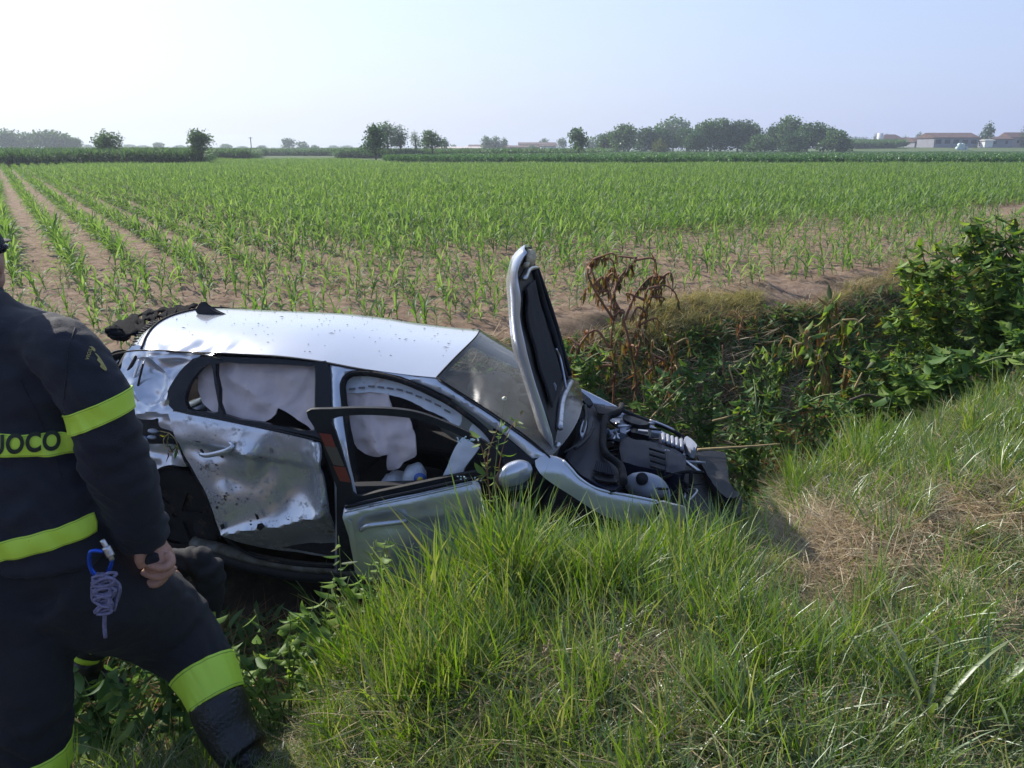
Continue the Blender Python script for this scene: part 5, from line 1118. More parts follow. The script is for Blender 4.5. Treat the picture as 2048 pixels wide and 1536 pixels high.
mb.add(*limb([(110, 1150, 2.27, 118), (200, 1185, 2.34, 116), (280, 1220, 2.44, 97), (346, 1264, 2.50, 81), (386, 1304, 2.47, 69), (412, 1345, 2.42, 60), (430, 1390, 2.37, 52), (440, 1415, 2.35, 50)], 24, 34))
mb.add(*limb([(-20, 1150, 2.24, 125), (20, 1230, 2.20, 112), (40, 1320, 2.16, 96), (46, 1420, 2.12, 88), (48, 1500, 2.10, 84), (50, 1560, 2.09, 80)], 24, 30))
tr_, tbv = fuse('trousers', mb, M_nav2, ff, FO, .0125, 7, [(at_y(352, 1256, 2.50), .14, .008, 80), (at_y(100, 1180, 2.2), .20, .006, 55), (at_y(48, 1500, 2.05), .15, .008, 70), (at_y(400, 1340, 2.40), .09, .007, 100)], .007, 5, 6.0)
def dirpx(a, b, y0=2.25, y1=2.25): return at_y(*b, y1) - at_y(*a, y0)
ringband('reflective_band', at_y(199, 822, 2.22), dirpx((175, 782), (220, 862)), pxr(184, 826, 2.22, 76), pxr(190, 830, 2.2, 42), pxr(184, 826, 2.22, 78), ff, FO, jbv)
ringband('reflective_band', at_y(-4, 850, 2.29), dirpx((-9, 860), (0, 960)), pxr(0, 880, 2.29, 196), pxr(0, 880, 2.2, 46), .175, ff, FO, jbv)
ringband('reflective_band', at_y(6, 1062, 2.26), dirpx((-10, 1050), (14, 1110)), pxr(0, 1080, 2.26, 216), pxr(0, 1080, 2.2, 42), .185, ff, FO, jbv)
ringband('reflective_band', at_y(420, 1366, 2.40), dirpx((406, 1334), (436, 1400), 2.43, 2.36), pxr(420, 1366, 2.4, 66), pxr(410, 1350, 2.4, 74), pxr(420, 1366, 2.4, 66), ff, FO, tbv)
ringband('reflective_band', at_y(47, 1512, 2.10), dirpx((46, 1450), (60, 1540)), pxr(47, 1512, 2.1, 94), pxr(47, 1510, 2.1, 62), pxr(47, 1512, 2.1, 94), ff, FO, tbv)
# lettering on the back band and the sleeve badge, laid on the cloth
def project_text(txt, x_right, y_at_right, cap_px, slope, name, mat, bv_, parent, org, lift=.0095, squash=1.0, rotate=0.0, bold=.035):
    cu = bpy.data.curves.new(name, 'FONT'); cu.body = txt; cu.align_x = 'RIGHT'; cu.size = 1.0; cu.offset = bold; cu.space_character = 1.08; cu.resolution_u = 6
    o = bpy.data.objects.new(name, cu); COL.objects.link(o); dg = bpy.context.evaluated_depsgraph_get(); m2 = o.evaluated_get(dg).to_mesh()
    V = np.array([v.co[:] for v in m2.vertices]); F = [list(p.vertices) for p in m2.polygons]; o.evaluated_get(dg).to_mesh_clear(); bpy.data.objects.remove(o)
    bmx = bmesh.new(); vs = [bmx.verts.new(v) for v in V]
    for f in F:
        try: bmx.faces.new([vs[i] for i in f])
        except ValueError: pass
    bmesh.ops.triangulate(bmx, faces=bmx.faces[:]); bmesh.ops.subdivide_edges(bmx, edges=[e for e in bmx.edges if e.calc_length() > .25], cuts=2, use_grid_fill=False); bmesh.ops.triangulate(bmx, faces=bmx.faces[:])
    bmx.verts.ensure_lookup_table(); V = np.array([v.co[:] for v in bmx.verts]); bmx.verts.index_update(); F = [[v.index for v in f.verts] for f in bmx.faces]; bmx.free()
    s = cap_px / .70; out = []
    for v in V:
        dx, dy = v[0] * s * squash, v[1] * s; c_, s_ = math.cos(rotate), math.sin(rotate)
        px, py = x_right + dx * c_ + dy * s_, y_at_right + dx * slope * (1 if not rotate else 0) + dx * s_ - dy * c_
        d = Vector(ray(px, py)).normalized(); hit = bv_.ray_cast(Vector(CAMP), d, 5.0)
        p = np.array(hit[0]) if hit[0] is not None else at_y(px, py, 2.12)
        out.append(p - np.array(d) * lift)
    # every letter is a piece of its own
    par = list(range(len(out)))
    def fd_(i):
        while par[i] != i: par[i] = par[par[i]]; i = par[i]
        return i
    for f in F:
        for q in f[1:]: par[fd_(q)] = fd_(f[0])
    groups = {}
    for f in F: groups.setdefault(fd_(f[0]), []).append(f)
    for fs in groups.values():
        ids = sorted({i for f in fs for i in f}); mp = {a: b for b, a in enumerate(ids)}
        mk(name, [out[i] for i in ids], [[mp[i] for i in f] for f in fs], mat, parent, smooth=False, origin=org)
project_text('VIGILI DEL FUOCO', 122, 898, 38, -.085, 'letter', M_lett, jbv, ff, FO, squash=.84)
def cloth_patch(name, poly, mat, step=4, lift=.004):
    V2, F = tess(poly, (), step); out = []
    for px, py in V2:
        d = Vector(ray(px, py)).normalized(); hit = jbv.ray_cast(Vector(CAMP), d, 5.0); p = np.array(hit[0]) if hit[0] is not None else at_y(px, py, 2.2); out.append(p - np.array(d) * lift)
    return mk(name, out, F, mat, ff, False, origin=FO)
project_text('VIGILI', 186, 694, 7, 0, 'badge_letter', M_gold, jbv, ff, FO, lift=.004, rotate=-1.25, bold=.02)
cloth_patch('sleeve_badge', smoothpoly([(189, 705), (198, 712), (206, 724), (214, 738), (210, 741), (200, 733), (202, 728), (194, 720), (196, 715)], 2), M_gold)
cloth_patch('sleeve_badge', smoothpoly([(182, 692), (190, 697), (190, 703), (184, 699)], 2), M_gold)
# seams of the yoke and sleeve
for pts in ([(40, 760), (75, 830), (108, 905), (125, 960)], [(150, 655), (138, 700), (132, 760), (124, 835)]):
    P_ = []
    for px, py in spline([(a, b, 0) for a, b in pts], 16)[:, :2]:
        d = Vector(ray(px, py)).normalized(); hit = jbv.ray_cast(Vector(CAMP), d, 5.0); P_.append(np.array(hit[0]) if hit[0] is not None else at_y(px, py, 2.2))
    V, F = tube(P_, .0022, 5); mk('seam', V, F, M_nav2, ff, origin=FO)
# head with a dark cap, neck, ears, nose
hc = at_y(-54, 522, 2.40); mb = MB(); mb.add(*ell(hc + [0, 0, .01], [.078, .098, .118], 18)); mb.add(*tube([hc + [0, -.03, -.16], hc + [0, -.01, -.05]], [.062, .058], 18)); mb.add(*ell(hc + [0, .045, -.06], [.050, .055, .055])); mb.add(*ell(hc + [0, .108, -.012], [.014, .022, .024]))
for sg in (-1, 1): mb.add(*ell(hc + [.080 * sg, -.005, -.01], [.012, .022, .034])); mb.add(*ell(hc + [.030 * sg, .088, .018], [.016, .012, .009]))
mb.add(*ell(hc + [0, .096, -.052], [.026, .012, .008]))
fuse('head', mb, M_skin, ff, FO, .006, 3, amp=.0)
V = []; n = 24
for i in range(13):
    for j in range(n):
        th = math.pi * .5 * i / 12 * 1.08; ph = 2 * math.pi * j / n; V.append(hc + [0, 0, .035] + np.array([math.sin(th) * math.cos(ph) * .088, math.sin(th) * math.sin(ph) * .108, math.cos(th) * .100]))
F = [[i * n + j, (i + 1) * n + j, (i + 1) * n + (j + 1) % n, i * n + (j + 1) % n] for i in range(12) for j in range(n)]
cp_ = mk('cap', V, F, M_nav, ff, origin=FO); s_ = cp_.modifiers.new('s', 'SOLIDIFY'); s_.thickness = .006
V, F = ell(hc + [-.03, .13, .045], [.065, .07, .008]); mk('cap_peak', V, F, M_nav, cp_, origin=FO)
V, F = tube([hc + [.082, .0, .028], hc + [.088, .03, .04], hc + [.082, .05, .042]], [.008, .010, .006], 8); mk('cap_clip', V, F, M_gloss, cp_, origin=FO)
V, F = tube([hc + [0, -.02, -.155], hc + [0, -.015, -.085]], [.082, .074], 26); mk('collar', V, F, M_nav, ff, origin=FO)
# right hand: palm, four curled fingers, thumb, closed on a dark glove
mb = MB(); Y0 = 2.33
mb.add(*limb([(296, 1078, Y0, 30), (306, 1098, Y0, 29), (316, 1116, Y0, 31), (322, 1132, Y0, 29)], 16, 14, 1.0))
fing = [[(334, 1108, Y0 - .015, 10), (342, 1124, Y0 - .035, 9.5), (330, 1135, Y0 - .055, 9), (308, 1132, Y0 - .055, 8), (295, 1127, Y0 - .045, 7)],
        [(332, 1120, Y0 + .0, 10), (340, 1140, Y0 - .02, 9.5), (322, 1152, Y0 - .035, 9), (298, 1149, Y0 - .035, 8), (285, 1143, Y0 - .028, 7)],
        [(324, 1130, Y0 + .02, 10), (328, 1153, Y0 + .01, 9.5), (308, 1168, Y0 - .008, 9), (288, 1163, Y0 - .01, 8), (278, 1157, Y0 - .008, 7)],
        [(314, 1130, Y0 + .045, 10), (314, 1148, Y0 + .04, 9), (300, 1158, Y0 + .03, 8.5), (287, 1153, Y0 + .025, 7)]]
hb = MB(); hb.V, hb.F, hb.n = list(mb.V), list(mb.F), mb.n
for f in fing: hb.add(*limb(f, 12, 22))
hb.add(*limb([(292, 1092, Y0 - .035, 15), (284, 1104, Y0 - .05, 12.5), (280, 1118, Y0 - .055, 11), (284, 1133, Y0 - .05, 8.5)], 12, 16))
fuse('hand', hb, M_skin, ff, FO, .0034, 2, amp=.0008, seed=4, fold_sc=30)
gl = at_y(304, 1117, Y0 - .035); V, F = ell(gl, [.030, .026, .034], 14); V = [v + (v - gl) * (.22 * noise.noise(Vector(v * 60))) for v in np.array(V)]
mk('work_glove', V, F, M_nav2, origin=gl, label='small crumpled black glove held in the right fist of the standing firefighter', cat='glove').location = gl
V, F = limb([(-190, 1010, 2.68, 26), (-180, 1036, 2.70, 30), (-172, 1062, 2.71, 28)], 14, 12); hb = MB(); hb.add(V, F)
for k in range(4): hb.add(*limb([(-190 + k * 12, 1060, 2.70, 9), (-188 + k * 12, 1082, 2.70, 9), (-182 + k * 11, 1098 - abs(k - 1) * 4, 2.68, 8)], 10, 10))
hb.add(*limb([(-160, 1035, 2.69, 11), (-146, 1056, 2.68, 10), (-148, 1074, 2.67, 8)], 10, 10)); fuse('hand', hb, M_skin, ff, FO, .005, 2, amp=0)
hl = at_z(486, 1500, float(ground(-.92, 2.22)) - .0); hl = np.array([at_y(478, 1500, 2.23)[0], 2.23, float(ground(-.93, 2.23)) + .01])
boot('boot', [(432, 1396, 2.36, 56), (444, 1428, 2.33, 56), (462, 1465, 2.30, 52), (492, 1510, 2.25, 50)], at_y(505, 1560, 2.22) - [0, 0, .02], at_y(612, 1552, 2.32) - [0, 0, .02], ff, FO)
boot('boot', [(50, 1540, 2.09, 76), (52, 1600, 2.08, 64), (54, 1660, 2.07, 58)], at_y(54, 1700, 2.05) - [0, 0, .09], at_y(60, 1660, 2.32) - [0, 0, .12], ff, FO)
# pocket flap & knee patch seams
# --- carabiner and rope at the belt
co = at_y(198, 1128, 2.06); cb = empty('carabiner', co, label='blue carabiner with a silver gate clipped at the firefighter belt above the grey rope', cat='carabiner')
M_blue = solid('blue_anodised', (0.02, 0.09, 0.55), .2, metal=.6, var=.1)
def P2(pts, y, n=24): return spline([at_y(a, b, y) for a, b in pts], n)
V, F = tube(P2([(207, 1103), (192, 1101), (181, 1104), (178, 1118), (181, 1136), (191, 1150), (203, 1153), (215, 1146), (222, 1130), (224, 1118)], 2.06, 40), .0065, 8); mk('frame', V, F, M_blue, cb, origin=co)
V, F = tube(P2([(224, 1120), (218, 1104), (208, 1086), (204, 1080)], 2.06, 10), .0075, 8); mk('gate', V, F, M_metal, cb, origin=co)
V, F = tube(P2([(222, 1112), (212, 1094)], 2.058, 8), .012, 8); mk('gate_sleeve', V, F, M_metal, cb, origin=co)
M_rope = solid('cord_sheath', (0.20, 0.19, 0.30), .85, var=.3, nscale=90, bump=.6, bscale=220)
mb = MB(); rg = np.random.default_rng(12)
for k in range(9):      # long loops
    x0 = 194 + k * 4 + rg.uniform(-5, 5); yb = 1236 - rg.uniform(0, 34); w0 = rg.uniform(5, 12)
    V, F = tube(P2([(200 + rg.uniform(-6, 6), 1146), (x0 - w0, 1168 + rg.uniform(-6, 6)), (x0 - w0 * .7 + rg.uniform(-3, 3), 1200), (x0 + rg.uniform(-5, 8), yb), (x0 + w0, 1196), (x0 + w0 + rg.uniform(-4, 4), 1168), (206, 1148)], 2.045 + .007 * (k % 4), 36), .0046, 7); mb.add(V, F)
for k in range(11):      # wraps and knots round the middle
    y0 = 1150 + k * 6.5 + rg.uniform(-3, 3); tl = rg.uniform(-9, 9); xl, xr = 186 + k * .8 + rg.uniform(-5, 4), 228 - k * .7 + rg.uniform(-6, 7)
    V, F = tube(P2([(xl, y0 + 6 + tl), (202, y0 - 3 + tl * .5), (218, y0 - 4 - tl * .3), (xr, y0 + 3 - tl), (222, y0 + 10 - tl * .6), (204, y0 + 12), (xl, y0 + 8 + tl)], 2.034 - .005 * (k % 3), 20), .0048, 7); mb.add(V, F)
V, F = tube(P2([(210, 1225), (209, 1250), (211, 1275)], 2.05, 8), .006, 7); mb.add(V, F)
mb.build('rope_bundle', M_rope, origin=co, label='grey lilac accessory cord tied in a bundle hanging from the blue carabiner', cat='rope').location = co

# --- second firefighter, crouching in the ditch behind the first
Y2 = 3.02; o2_ = np.array([at_y(150, 1300, Y2)[0], Y2, float(ground(at_y(150, 1300, Y2)[0], Y2))])
f2 = empty('person', o2_, label='crouching firefighter mostly hidden behind the standing one, a dark knee showing by the car sill', cat='person')
mb = MB(); mb.add(*torso([(60, 985, 3.05, 50, .08), (60, 1010, 3.05, 85, .12), (62, 1060, 3.03, 92, .14), (72, 1130, 3.0, 92, .15), (84, 1190, 2.98, 92, .15)]))
mb.add(*limb([(130, 1030, 3.0, 36), (170, 1090, 2.95, 36), (230, 1130, 2.95, 32), (300, 1140, 2.98, 26)], 16, 20))
j2, jb2 = fuse('jacket', mb, M_nav, f2, o2_, .015, 5, amp=.008)
mb = MB(); mb.add(*limb([(110, 1190, 3.0, 62), (220, 1160, 3.02, 52), (330, 1132, 3.05, 34), (390, 1122, 3.06, 28), (418, 1140, 3.05, 29), (422, 1165, 3.04, 27), (410, 1230, 3.02, 28), (400, 1280, 3.0, 28)], 20, 30))
mb.add(*limb([(100, 1190, 2.9, 60), (180, 1170, 2.80, 50), (215, 1190, 2.78, 40), (200, 1240, 2.78, 34), (184, 1290, 2.78, 32), (176, 1316, 2.78, 30)], 20, 26))
t2, tb2 = fuse('trousers', mb, M_nav2, f2, o2_, .013, 4, [(at_y(410, 1130, 3.05), .12, .012, 90)], .008, 3, 9)
ringband('reflective_band', at_y(190, 1274, 2.78), dirpx((204, 1240), (184, 1290), 2.78, 2.78), .085, pxr(190, 1274, 2.8, 22), .08, f2, o2_, tb2)
ringband('reflective_band', at_y(180, 1306, 2.78), dirpx((204, 1240), (184, 1290), 2.78, 2.78), .085, pxr(190, 1274, 2.8, 18), .085, f2, o2_, tb2)
h2 = at_y(66, 940, 3.1); mb = MB(); mb.add(*ell(h2, [.075, .095, .112])); mb.add(*tube([h2 + [0, -.02, -.16], h2], [.06, .055], 16)); mb.add(*ell(h2 + [.09, .03, -.01], [.02, .014, .02])); fuse('head', mb, M_skin, f2, o2_, .008, 2, amp=0)
mk('cap', *ell(h2 + [0, 0, .035], [.088, .105, .095]), M_nav, f2, origin=o2_)
hb = MB(); hb.add(*limb([(300, 1140, 2.98, 19), (322, 1146, 2.98, 22), (338, 1152, 2.98, 20)], 14, 10))
for k in range(4): hb.add(*limb([(335, 1142 + k * 7, 2.96 + k * .012, 6.5), (352, 1146 + k * 7, 2.96 + k * .012, 6.2), (362 - k * 2, 1156 + k * 6, 2.96 + k * .012, 5.5)], 9, 9))
hb.add(*limb([(322, 1134, 2.94, 8), (340, 1134, 2.92, 7), (352, 1140, 2.92, 6)], 9, 8)); fuse('hand', hb, M_skin, f2, o2_, .005, 2, amp=0)
boot('boot', [(398, 1276, 3.0, 28), (394, 1300, 2.98, 27)], at_y(392, 1330, 2.97), at_y(450, 1330, 3.0), f2, o2_)
boot('boot', [(176, 1316, 2.78, 30), (174, 1350, 2.77, 28)], at_y(172, 1385, 2.76), at_y(232, 1390, 2.80), f2, o2_)

# =================================================================== vegetation of the verge and the ditch
G_br = leafmat('grass_bright', [(0.065, 0.14, 0.018), (0.105, 0.19, 0.028), (0.155, 0.24, 0.045), (0.21, 0.24, 0.075)], trans=.42, gloss=.07, rough=.4)
G_mid = leafmat('grass_mid', [(0.07, 0.125, 0.026), (0.12, 0.175, 0.045), (0.18, 0.23, 0.08), (0.26, 0.26, 0.13)], trans=.34, gloss=.06, rough=.4)
G_dry = leafmat('grass_dry', [(0.27, 0.21, 0.12), (0.40, 0.32, 0.20), (0.34, 0.25, 0.16), (0.50, 0.43, 0.28)], trans=.25, gloss=.03)
G_yel = leafmat('grass_yellowing', [(0.16, 0.18, 0.05), (0.25, 0.24, 0.08), (0.36, 0.29, 0.13)], trans=.4, gloss=.03)
L_green = leafmat('weed_leaf', [(0.095, 0.175, 0.032), (0.15, 0.24, 0.048), (0.22, 0.31, 0.085)], trans=.42, gloss=.02, rough=.5)
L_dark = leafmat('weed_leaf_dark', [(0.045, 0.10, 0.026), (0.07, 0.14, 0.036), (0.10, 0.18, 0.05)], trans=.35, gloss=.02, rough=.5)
L_brown = leafmat('withered_leaf', [(0.14, 0.075, 0.03), (0.22, 0.12, 0.05), (0.13, 0.10, 0.03), (0.30, 0.20, 0.09)], trans=.3, gloss=.02)
L_olive = leafmat('wilting_leaf', [(0.05, 0.075, 0.015), (0.09, 0.11, 0.02), (0.14, 0.13, 0.03)], trans=.35, gloss=.03)
S_red = solid('reddish_stem', (0.20, 0.09, 0.05), .7, var=.3, nscale=20); S_green = solid('green_stem', (0.10, 0.14, 0.035), .6, var=.25, nscale=20); S_straw = solid('straw_stem', (0.38, 0.28, 0.13), .8, var=.25, nscale=20)
def tuft(n, r, lmin, lmax, w, b0, b1, le0, le1, mat, seg=4, fold=.12):
    mb = MB()
    for i in range(n):
        a = U(0, 6.28); q = r * math.sqrt(random.random()); mb.add(*blade(U(lmin, lmax), w * U(.6, 1.2), U(b0, b1), U(0, 6.28), (q * math.cos(a), q * math.sin(a), -.01), seg, U(le0, le1), fold=fold if i % 3 == 0 else 0, twist=U(-1.2, 1.2), mid=.35))
    return source('tuft_source', mb.verts(), mb.F, mat)
def lying(n, r, lmin, lmax, w, mat):
    mb = MB()
    for i in range(n):
        a = U(0, 6.28); q = r * math.sqrt(random.random()); mb.add(*blade(U(lmin, lmax), w * U(.5, 1.2), U(-.3, .5), U(0, 6.28), (q * math.cos(a), q * math.sin(a), U(0, .05)), 3, U(1.25, 1.6), twist=U(-1, 1)))
    return source('thatch_source', mb.verts(), mb.F, mat)
src = [tuft(13, .05, .22, .40, .0068, .3, 1.0, .02, .35, G_br) for _ in range(4)] + \
      [tuft(18, .06, .10, .24, .0055, .6, 1.8, .1, .9, G_mid) for _ in range(4)] + \
      [lying(26, .09, .08, .22, .0032, G_dry) for _ in range(3)] + \
      [tuft(14, .06, .10, .22, .003, .5, 1.6, .1, .9, G_yel, 3) for _ in range(2)] + \
      [lying(16, .08, .10, .26, .0055, G_mid) for _ in range(2)] + \
      [tuft(9, .05, .05, .12, .016, .4, 1.4, .3, 1.2, L_green, 3) for _ in range(1)]
IB, IM, ID, IY, IL, IW = (0, 4), (4, 8), (8, 11), (11, 13), (13, 15), (15, 16)
N_ = 46000
Q = np.stack([rng.uniform(-3.0, 8.5, N_ * 3), rng.uniform(1.25, 9.5, N_ * 3)], -1); s_, t_ = st(Q[:, 0], Q[:, 1])
keep = (s_ < 2.95 + .15 * (vnoise(Q[:, 0], Q[:, 1], 3, 7) - .5)) & (s_ > -1.6) & (np.abs(Q[:, 0]) < Q[:, 1] * .78 + .35)
Q, s_, t_ = Q[keep], s_[keep], t_[keep]
prob = np.clip(2.9 / np.hypot(Q[:, 0], Q[:, 1]) ** 1.1, .12, 1); k_ = rng.random(len(Q)) < prob; Q, s_, t_ = Q[k_], s_[k_], t_[k_]
z_ = ground(Q[:, 0], Q[:, 1]); pq = proj(np.stack([Q[:, 0], Q[:, 1], z_], -1))
n1, n2 = vnoise(Q[:, 0], Q[:, 1], 1.6, 21), vnoise(Q[:, 0], Q[:, 1], 5, 22)
def ellm(cx, cy, rx, ry): return np.exp(-(((pq[:, 0] - cx) / rx) ** 2 + ((pq[:, 1] - cy) / ry) ** 2) ** 1.5)
dry = (.35 + .75 * sstep(.3, .6, n2)) * np.maximum.reduce([ellm(1730, 1110, 250, 115), ellm(1960, 1060, 190, 75), ellm(1640, 1240, 130, 60) * .8, ellm(1960, 1280, 130, 90) * .7, ellm(1330, 1330, 120, 55) * .6, ellm(860, 1330, 120, 40) * .4, ellm(1150, 1250, 60, 40) * .4])
tall = np.maximum.reduce([sstep(1.7, 2.3, s_) * (pq[:, 0] > 650) * (pq[:, 0] < 1620), ellm(1180, 1180, 330, 100), ellm(1690, 930, 110, 60)]) * (1 - dry)
tall *= 1 - sstep(560, 700, 1400 - pq[:, 0] * 1.0) * 0
carq = (np.stack([Q[:, 0], Q[:, 1], z_], -1) - CL) @ CR
incar = (carq[:, 0] > -.7) & (carq[:, 0] < 3.30) & (np.abs(carq[:, 1]) < .93)
idx = np.zeros(len(Q), int); scl = np.ones(len(Q)); rr = rng.random(len(Q))
pick = lambda I, m: rng.integers(I[0], I[1], m.sum())
mD = rr < dry * .92; mB = ~mD & (rng.random(len(Q)) < tall * (.16 + .75 * sstep(.35, .65, n2)) * (.5 + .5 * n1)); rest = ~mD & ~mB; r3 = rng.random(len(Q))
r3 = np.clip(r3 + (n2 - .5) * .35, 0, .999); mI = rest & (r3 < .34); mL = rest & (r3 >= .34) & (r3 < .58); mY = rest & (r3 >= .58) & (r3 < .64); mD2 = rest & (r3 >= .64) & (r3 < .76); mW = rest & (r3 >= .76) & (r3 < .81); mB2 = rest & (r3 >= .81)
for m_, I in ((mD, ID), (mB, IB), (mI, IM), (mL, IL), (mY, IY), (mD2, ID), (mW, IW), (mB2, IB)): idx[m_] = pick(I, m_)
scl[mB] = rng.uniform(.6, 1.25, mB.sum()) * (.65 + .5 * tall[mB]); scl[mB2] = rng.uniform(.4, .95, mB2.sum()); scl[mI] = rng.uniform(.6, 1.1, mI.sum()); scl[mD | mD2] = rng.uniform(.8, 1.5, (mD | mD2).sum())
scl *= np.where(s_ > 2.75, .8, 1) ; scl *= 1 - .38 * sstep(1060, 1140, pq[:, 0]) * (1 - sstep(1400, 1480, pq[:, 0])) * sstep(2.0, 2.35, s_); scl *= .75 + .5 * vnoise(Q[:, 0], Q[:, 1], 2.6, 24); scl *= 1 + .18 * sstep(680, 760, pq[:, 0]) * (1 - sstep(1030, 1090, pq[:, 0])) * sstep(2.1, 2.45, s_); scl *= np.where((pq[:, 0] < 620) & mB, .6, 1)
# the grass in front of the engine bay is knocked down by the car
scl = np.where(incar, 0, scl)
bf = np.minimum(np.hypot(Q[:, 0] + .90, Q[:, 1] - 2.2), np.hypot(Q[:, 0] + .80, Q[:, 1] - 2.05)); scl *= np.where(bf < .20, .35, np.where(bf < .42, .6, 1))
ok = scl > 0; az = rng.uniform(0, 6.28, len(Q)); lean = rng.normal(0, .16, (len(Q), 2)) + np.array([.10, .06]) * (1 + n1[:, None])
P = np.stack([Q[:, 0], Q[:, 1], z_ - .005], -1)
scatter('verge_grass', P[ok], np.stack([lean[:, 0], lean[:, 1], az], -1)[ok], scl[ok], idx[ok], src, label='tangled green and straw coloured grass covering the verge in the foreground', cat='grass')

# ditch cover: low leafy growth, dead stems, drying grass along the far lip
bank = [tuft(16, .09, .06, .17, .036, .5, 1.7, .4, 1.4, L_dark, 3) for _ in range(3)] + [tuft(12, .07, .05, .13, .028, .5, 1.7, .4, 1.3, L_green, 3) for _ in range(2)] + [lying(18, .10, .10, .3, .0045, L_brown) for _ in range(2)] + [tuft(18, .05, .10, .26, .0035, .9, 2.3, .1, .9, G_yel, 4) for _ in range(2)] + [tuft(18, .06, .12, .30, .0032, 1.2, 2.6, .3, 1.1, G_dry, 4) for _ in range(2)] + [lying(16, .12, .12, .35, .006, G_dry)]
N_ = 34000; s_ = rng.uniform(2.75, 6.75, N_); t_ = rng.uniform(-3.5, 12, N_); x_ = DN[0] * s_ + DU[0] * t_; y_ = DN[1] * s_ + DU[1] * t_
z_ = ground(x_, y_); carq = (np.stack([x_, y_, z_], -1) - CL) @ CR; out_ = ~((carq[:, 0] > -.75) & (carq[:, 0] < 3.4) & (np.abs(carq[:, 1]) < .95)) & (np.abs(x_) < y_ * .76 + .4) & (y_ > 1.5)
n1 = vnoise(x_, y_, 1.1, 31); r_ = rng.random(N_); px_ = proj(np.stack([x_, y_, z_], -1))
idx = np.zeros(N_, int); scl = rng.uniform(.6, 1.35, N_)
lip = sstep(5.7, 6.1, s_ + (n1 - .5) * .3) * np.where(px_[:, 0] < 1240, .35, 1); beyond = s_ > 6.45 + .5 * (n1 - .5)
c = r_ < .5; idx[c] = rng.integers(0, 3, c.sum()); c = (r_ >= .5) & (r_ < .66); idx[c] = rng.integers(3, 5, c.sum()); c = r_ >= .66; idx[c] = rng.integers(5, 7, c.sum())
brown = (vnoise(x_, y_, .9, 35) > .66) & (s_ > 4.6); c = brown & (r_ > .35); idx[c] = rng.choice([5, 6, 9, 10, 11], c.sum())
c = (rng.random(N_) < lip); idx[c] = rng.choice([7, 8, 9, 10], c.sum(), p=[.32, .28, .2, .2]); 
greenlip = ((px_[:, 0] > 1280) & (px_[:, 0] < 1520)); c = c & greenlip; idx[c] = rng.integers(7, 9, c.sum())
beyond |= (s_ > 6.1 + .4 * (n1 - .5)) & ~((px_[:, 0] > 1280) & (px_[:, 0] < 1520)) & ~((px_[:, 0] > 1690) & (px_[:, 0] < 1830))
ok = out_ & ~beyond & (rng.random(N_) < np.where(lip > .5, .95, .85))
scatter('ditch_undergrowth', np.stack([x_, y_, z_ - .01], -1)[ok], np.stack([rng.normal(0, .3, N_), rng.normal(0, .3, N_), rng.uniform(0, 6.28, N_)], -1)[ok], scl[ok], idx[ok], bank, label='dark leafy undergrowth and dry grass filling the ditch and its far bank', cat='undergrowth')

# --- leafy plants built leaf by leaf
def leafmesh(L_, w, bend, mat, seg=5, fold=.16, mid=.38):
    V, F = blade(L_, w, bend, 0, (0, 0, 0), seg, .0, fold=fold, mid=mid); V = np.array(V); V[:, 0] += 0
    me = bpy.data.meshes.new('leaf'); me.from_pydata(V.tolist(), [], F); me.materials.append(mat); me.polygons.foreach_set('use_smooth', np.ones(len(me.polygons), bool)); return me
def lset(mat, w=.36, n=5, b0=.2, b1=1.3): return [leafmesh(1.0, w * U(.8, 1.2), U(b0, b1), mat) for _ in range(n)]
LS = {'green': lset(L_green), 'dark': lset(L_dark), 'brown': lset(L_brown, .22, 5, -.2, .6), 'olive': lset(L_olive, .28, 5, 0, .7)}
def plant(name, base, stems, leaves, label, cat, smat=S_green, group=None, maxobj=280, r0=.007):
    """stems: polylines; leaves: list of (set, point, euler, size)"""
    base = np.array(base, float); root = empty(name, base, label=label, cat=cat, group=group)
    for P_ in stems:
        P_ = np.array(P_); n = max(6, len(P_) * 4); S = spline(P_, n); r = P_[0] @ [0, 0, 0] + r0; V, F = tube(S, np.linspace(r, r * .35, n), 6); mk('stem', V, F, smat, root, origin=base)
    dist_ = sorted(leaves, key=lambda l: -l[3] / np.linalg.norm(np.array(l[1]) - CAMP)); mb = {}
    for i, (kind, p, e, sz) in enumerate(dist_):
        me = random.choice(LS[kind])
        if i < maxobj:
            o = bpy.data.objects.new('leaf', me); COL.objects.link(o); o.parent = root; o.location = Vector(np.array(p) - base); o.rotation_euler = e; o.scale = (sz,) * 3
        else:
            M_ = Euler(e).to_matrix(); V = np.array([v.co[:] for v in me.vertices]) * sz @ np.array(M_).T + p; mb.setdefault(kind, MB()).add(V, [list(f.vertices) for f in me.polygons])
    for kd, m_ in mb.items():
        o = m_.build('foliage', LS[kd][0].materials[0], root, origin=base); o['kind'] = 'stuff'
    return root
def dircoef(d): return Vector(d).to_track_quat('Z', 'X').to_euler()
def leaves_on(stem, n, size, kinds, droop=.3, spread=1.0, start=.15, up=.2):
    S = spline(np.array(stem), 40); out = []
    for i in range(n):
        f = start + (1 - start) * random.random() ** .75; p = S[min(39, int(f * 39))]; a = U(0, 6.28); d = np.array([math.cos(a) * spread, math.sin(a) * spread, up - droop * U(-.3, 3.0)]); d /= np.linalg.norm(d)
        q = Vector(d).to_track_quat('Z', 'X').to_matrix() @ Matrix.Rotation(math.atan2(0, -1) if 0 else U(-.6, .6), 3, 'Z')
        # leaf arches away from its spine towards +X: turn that towards the ground
        out.append((random.choice(kinds), p + rng.normal(0, .008, 3), q.to_euler(), size * U(.4, 1.3)))
    return out
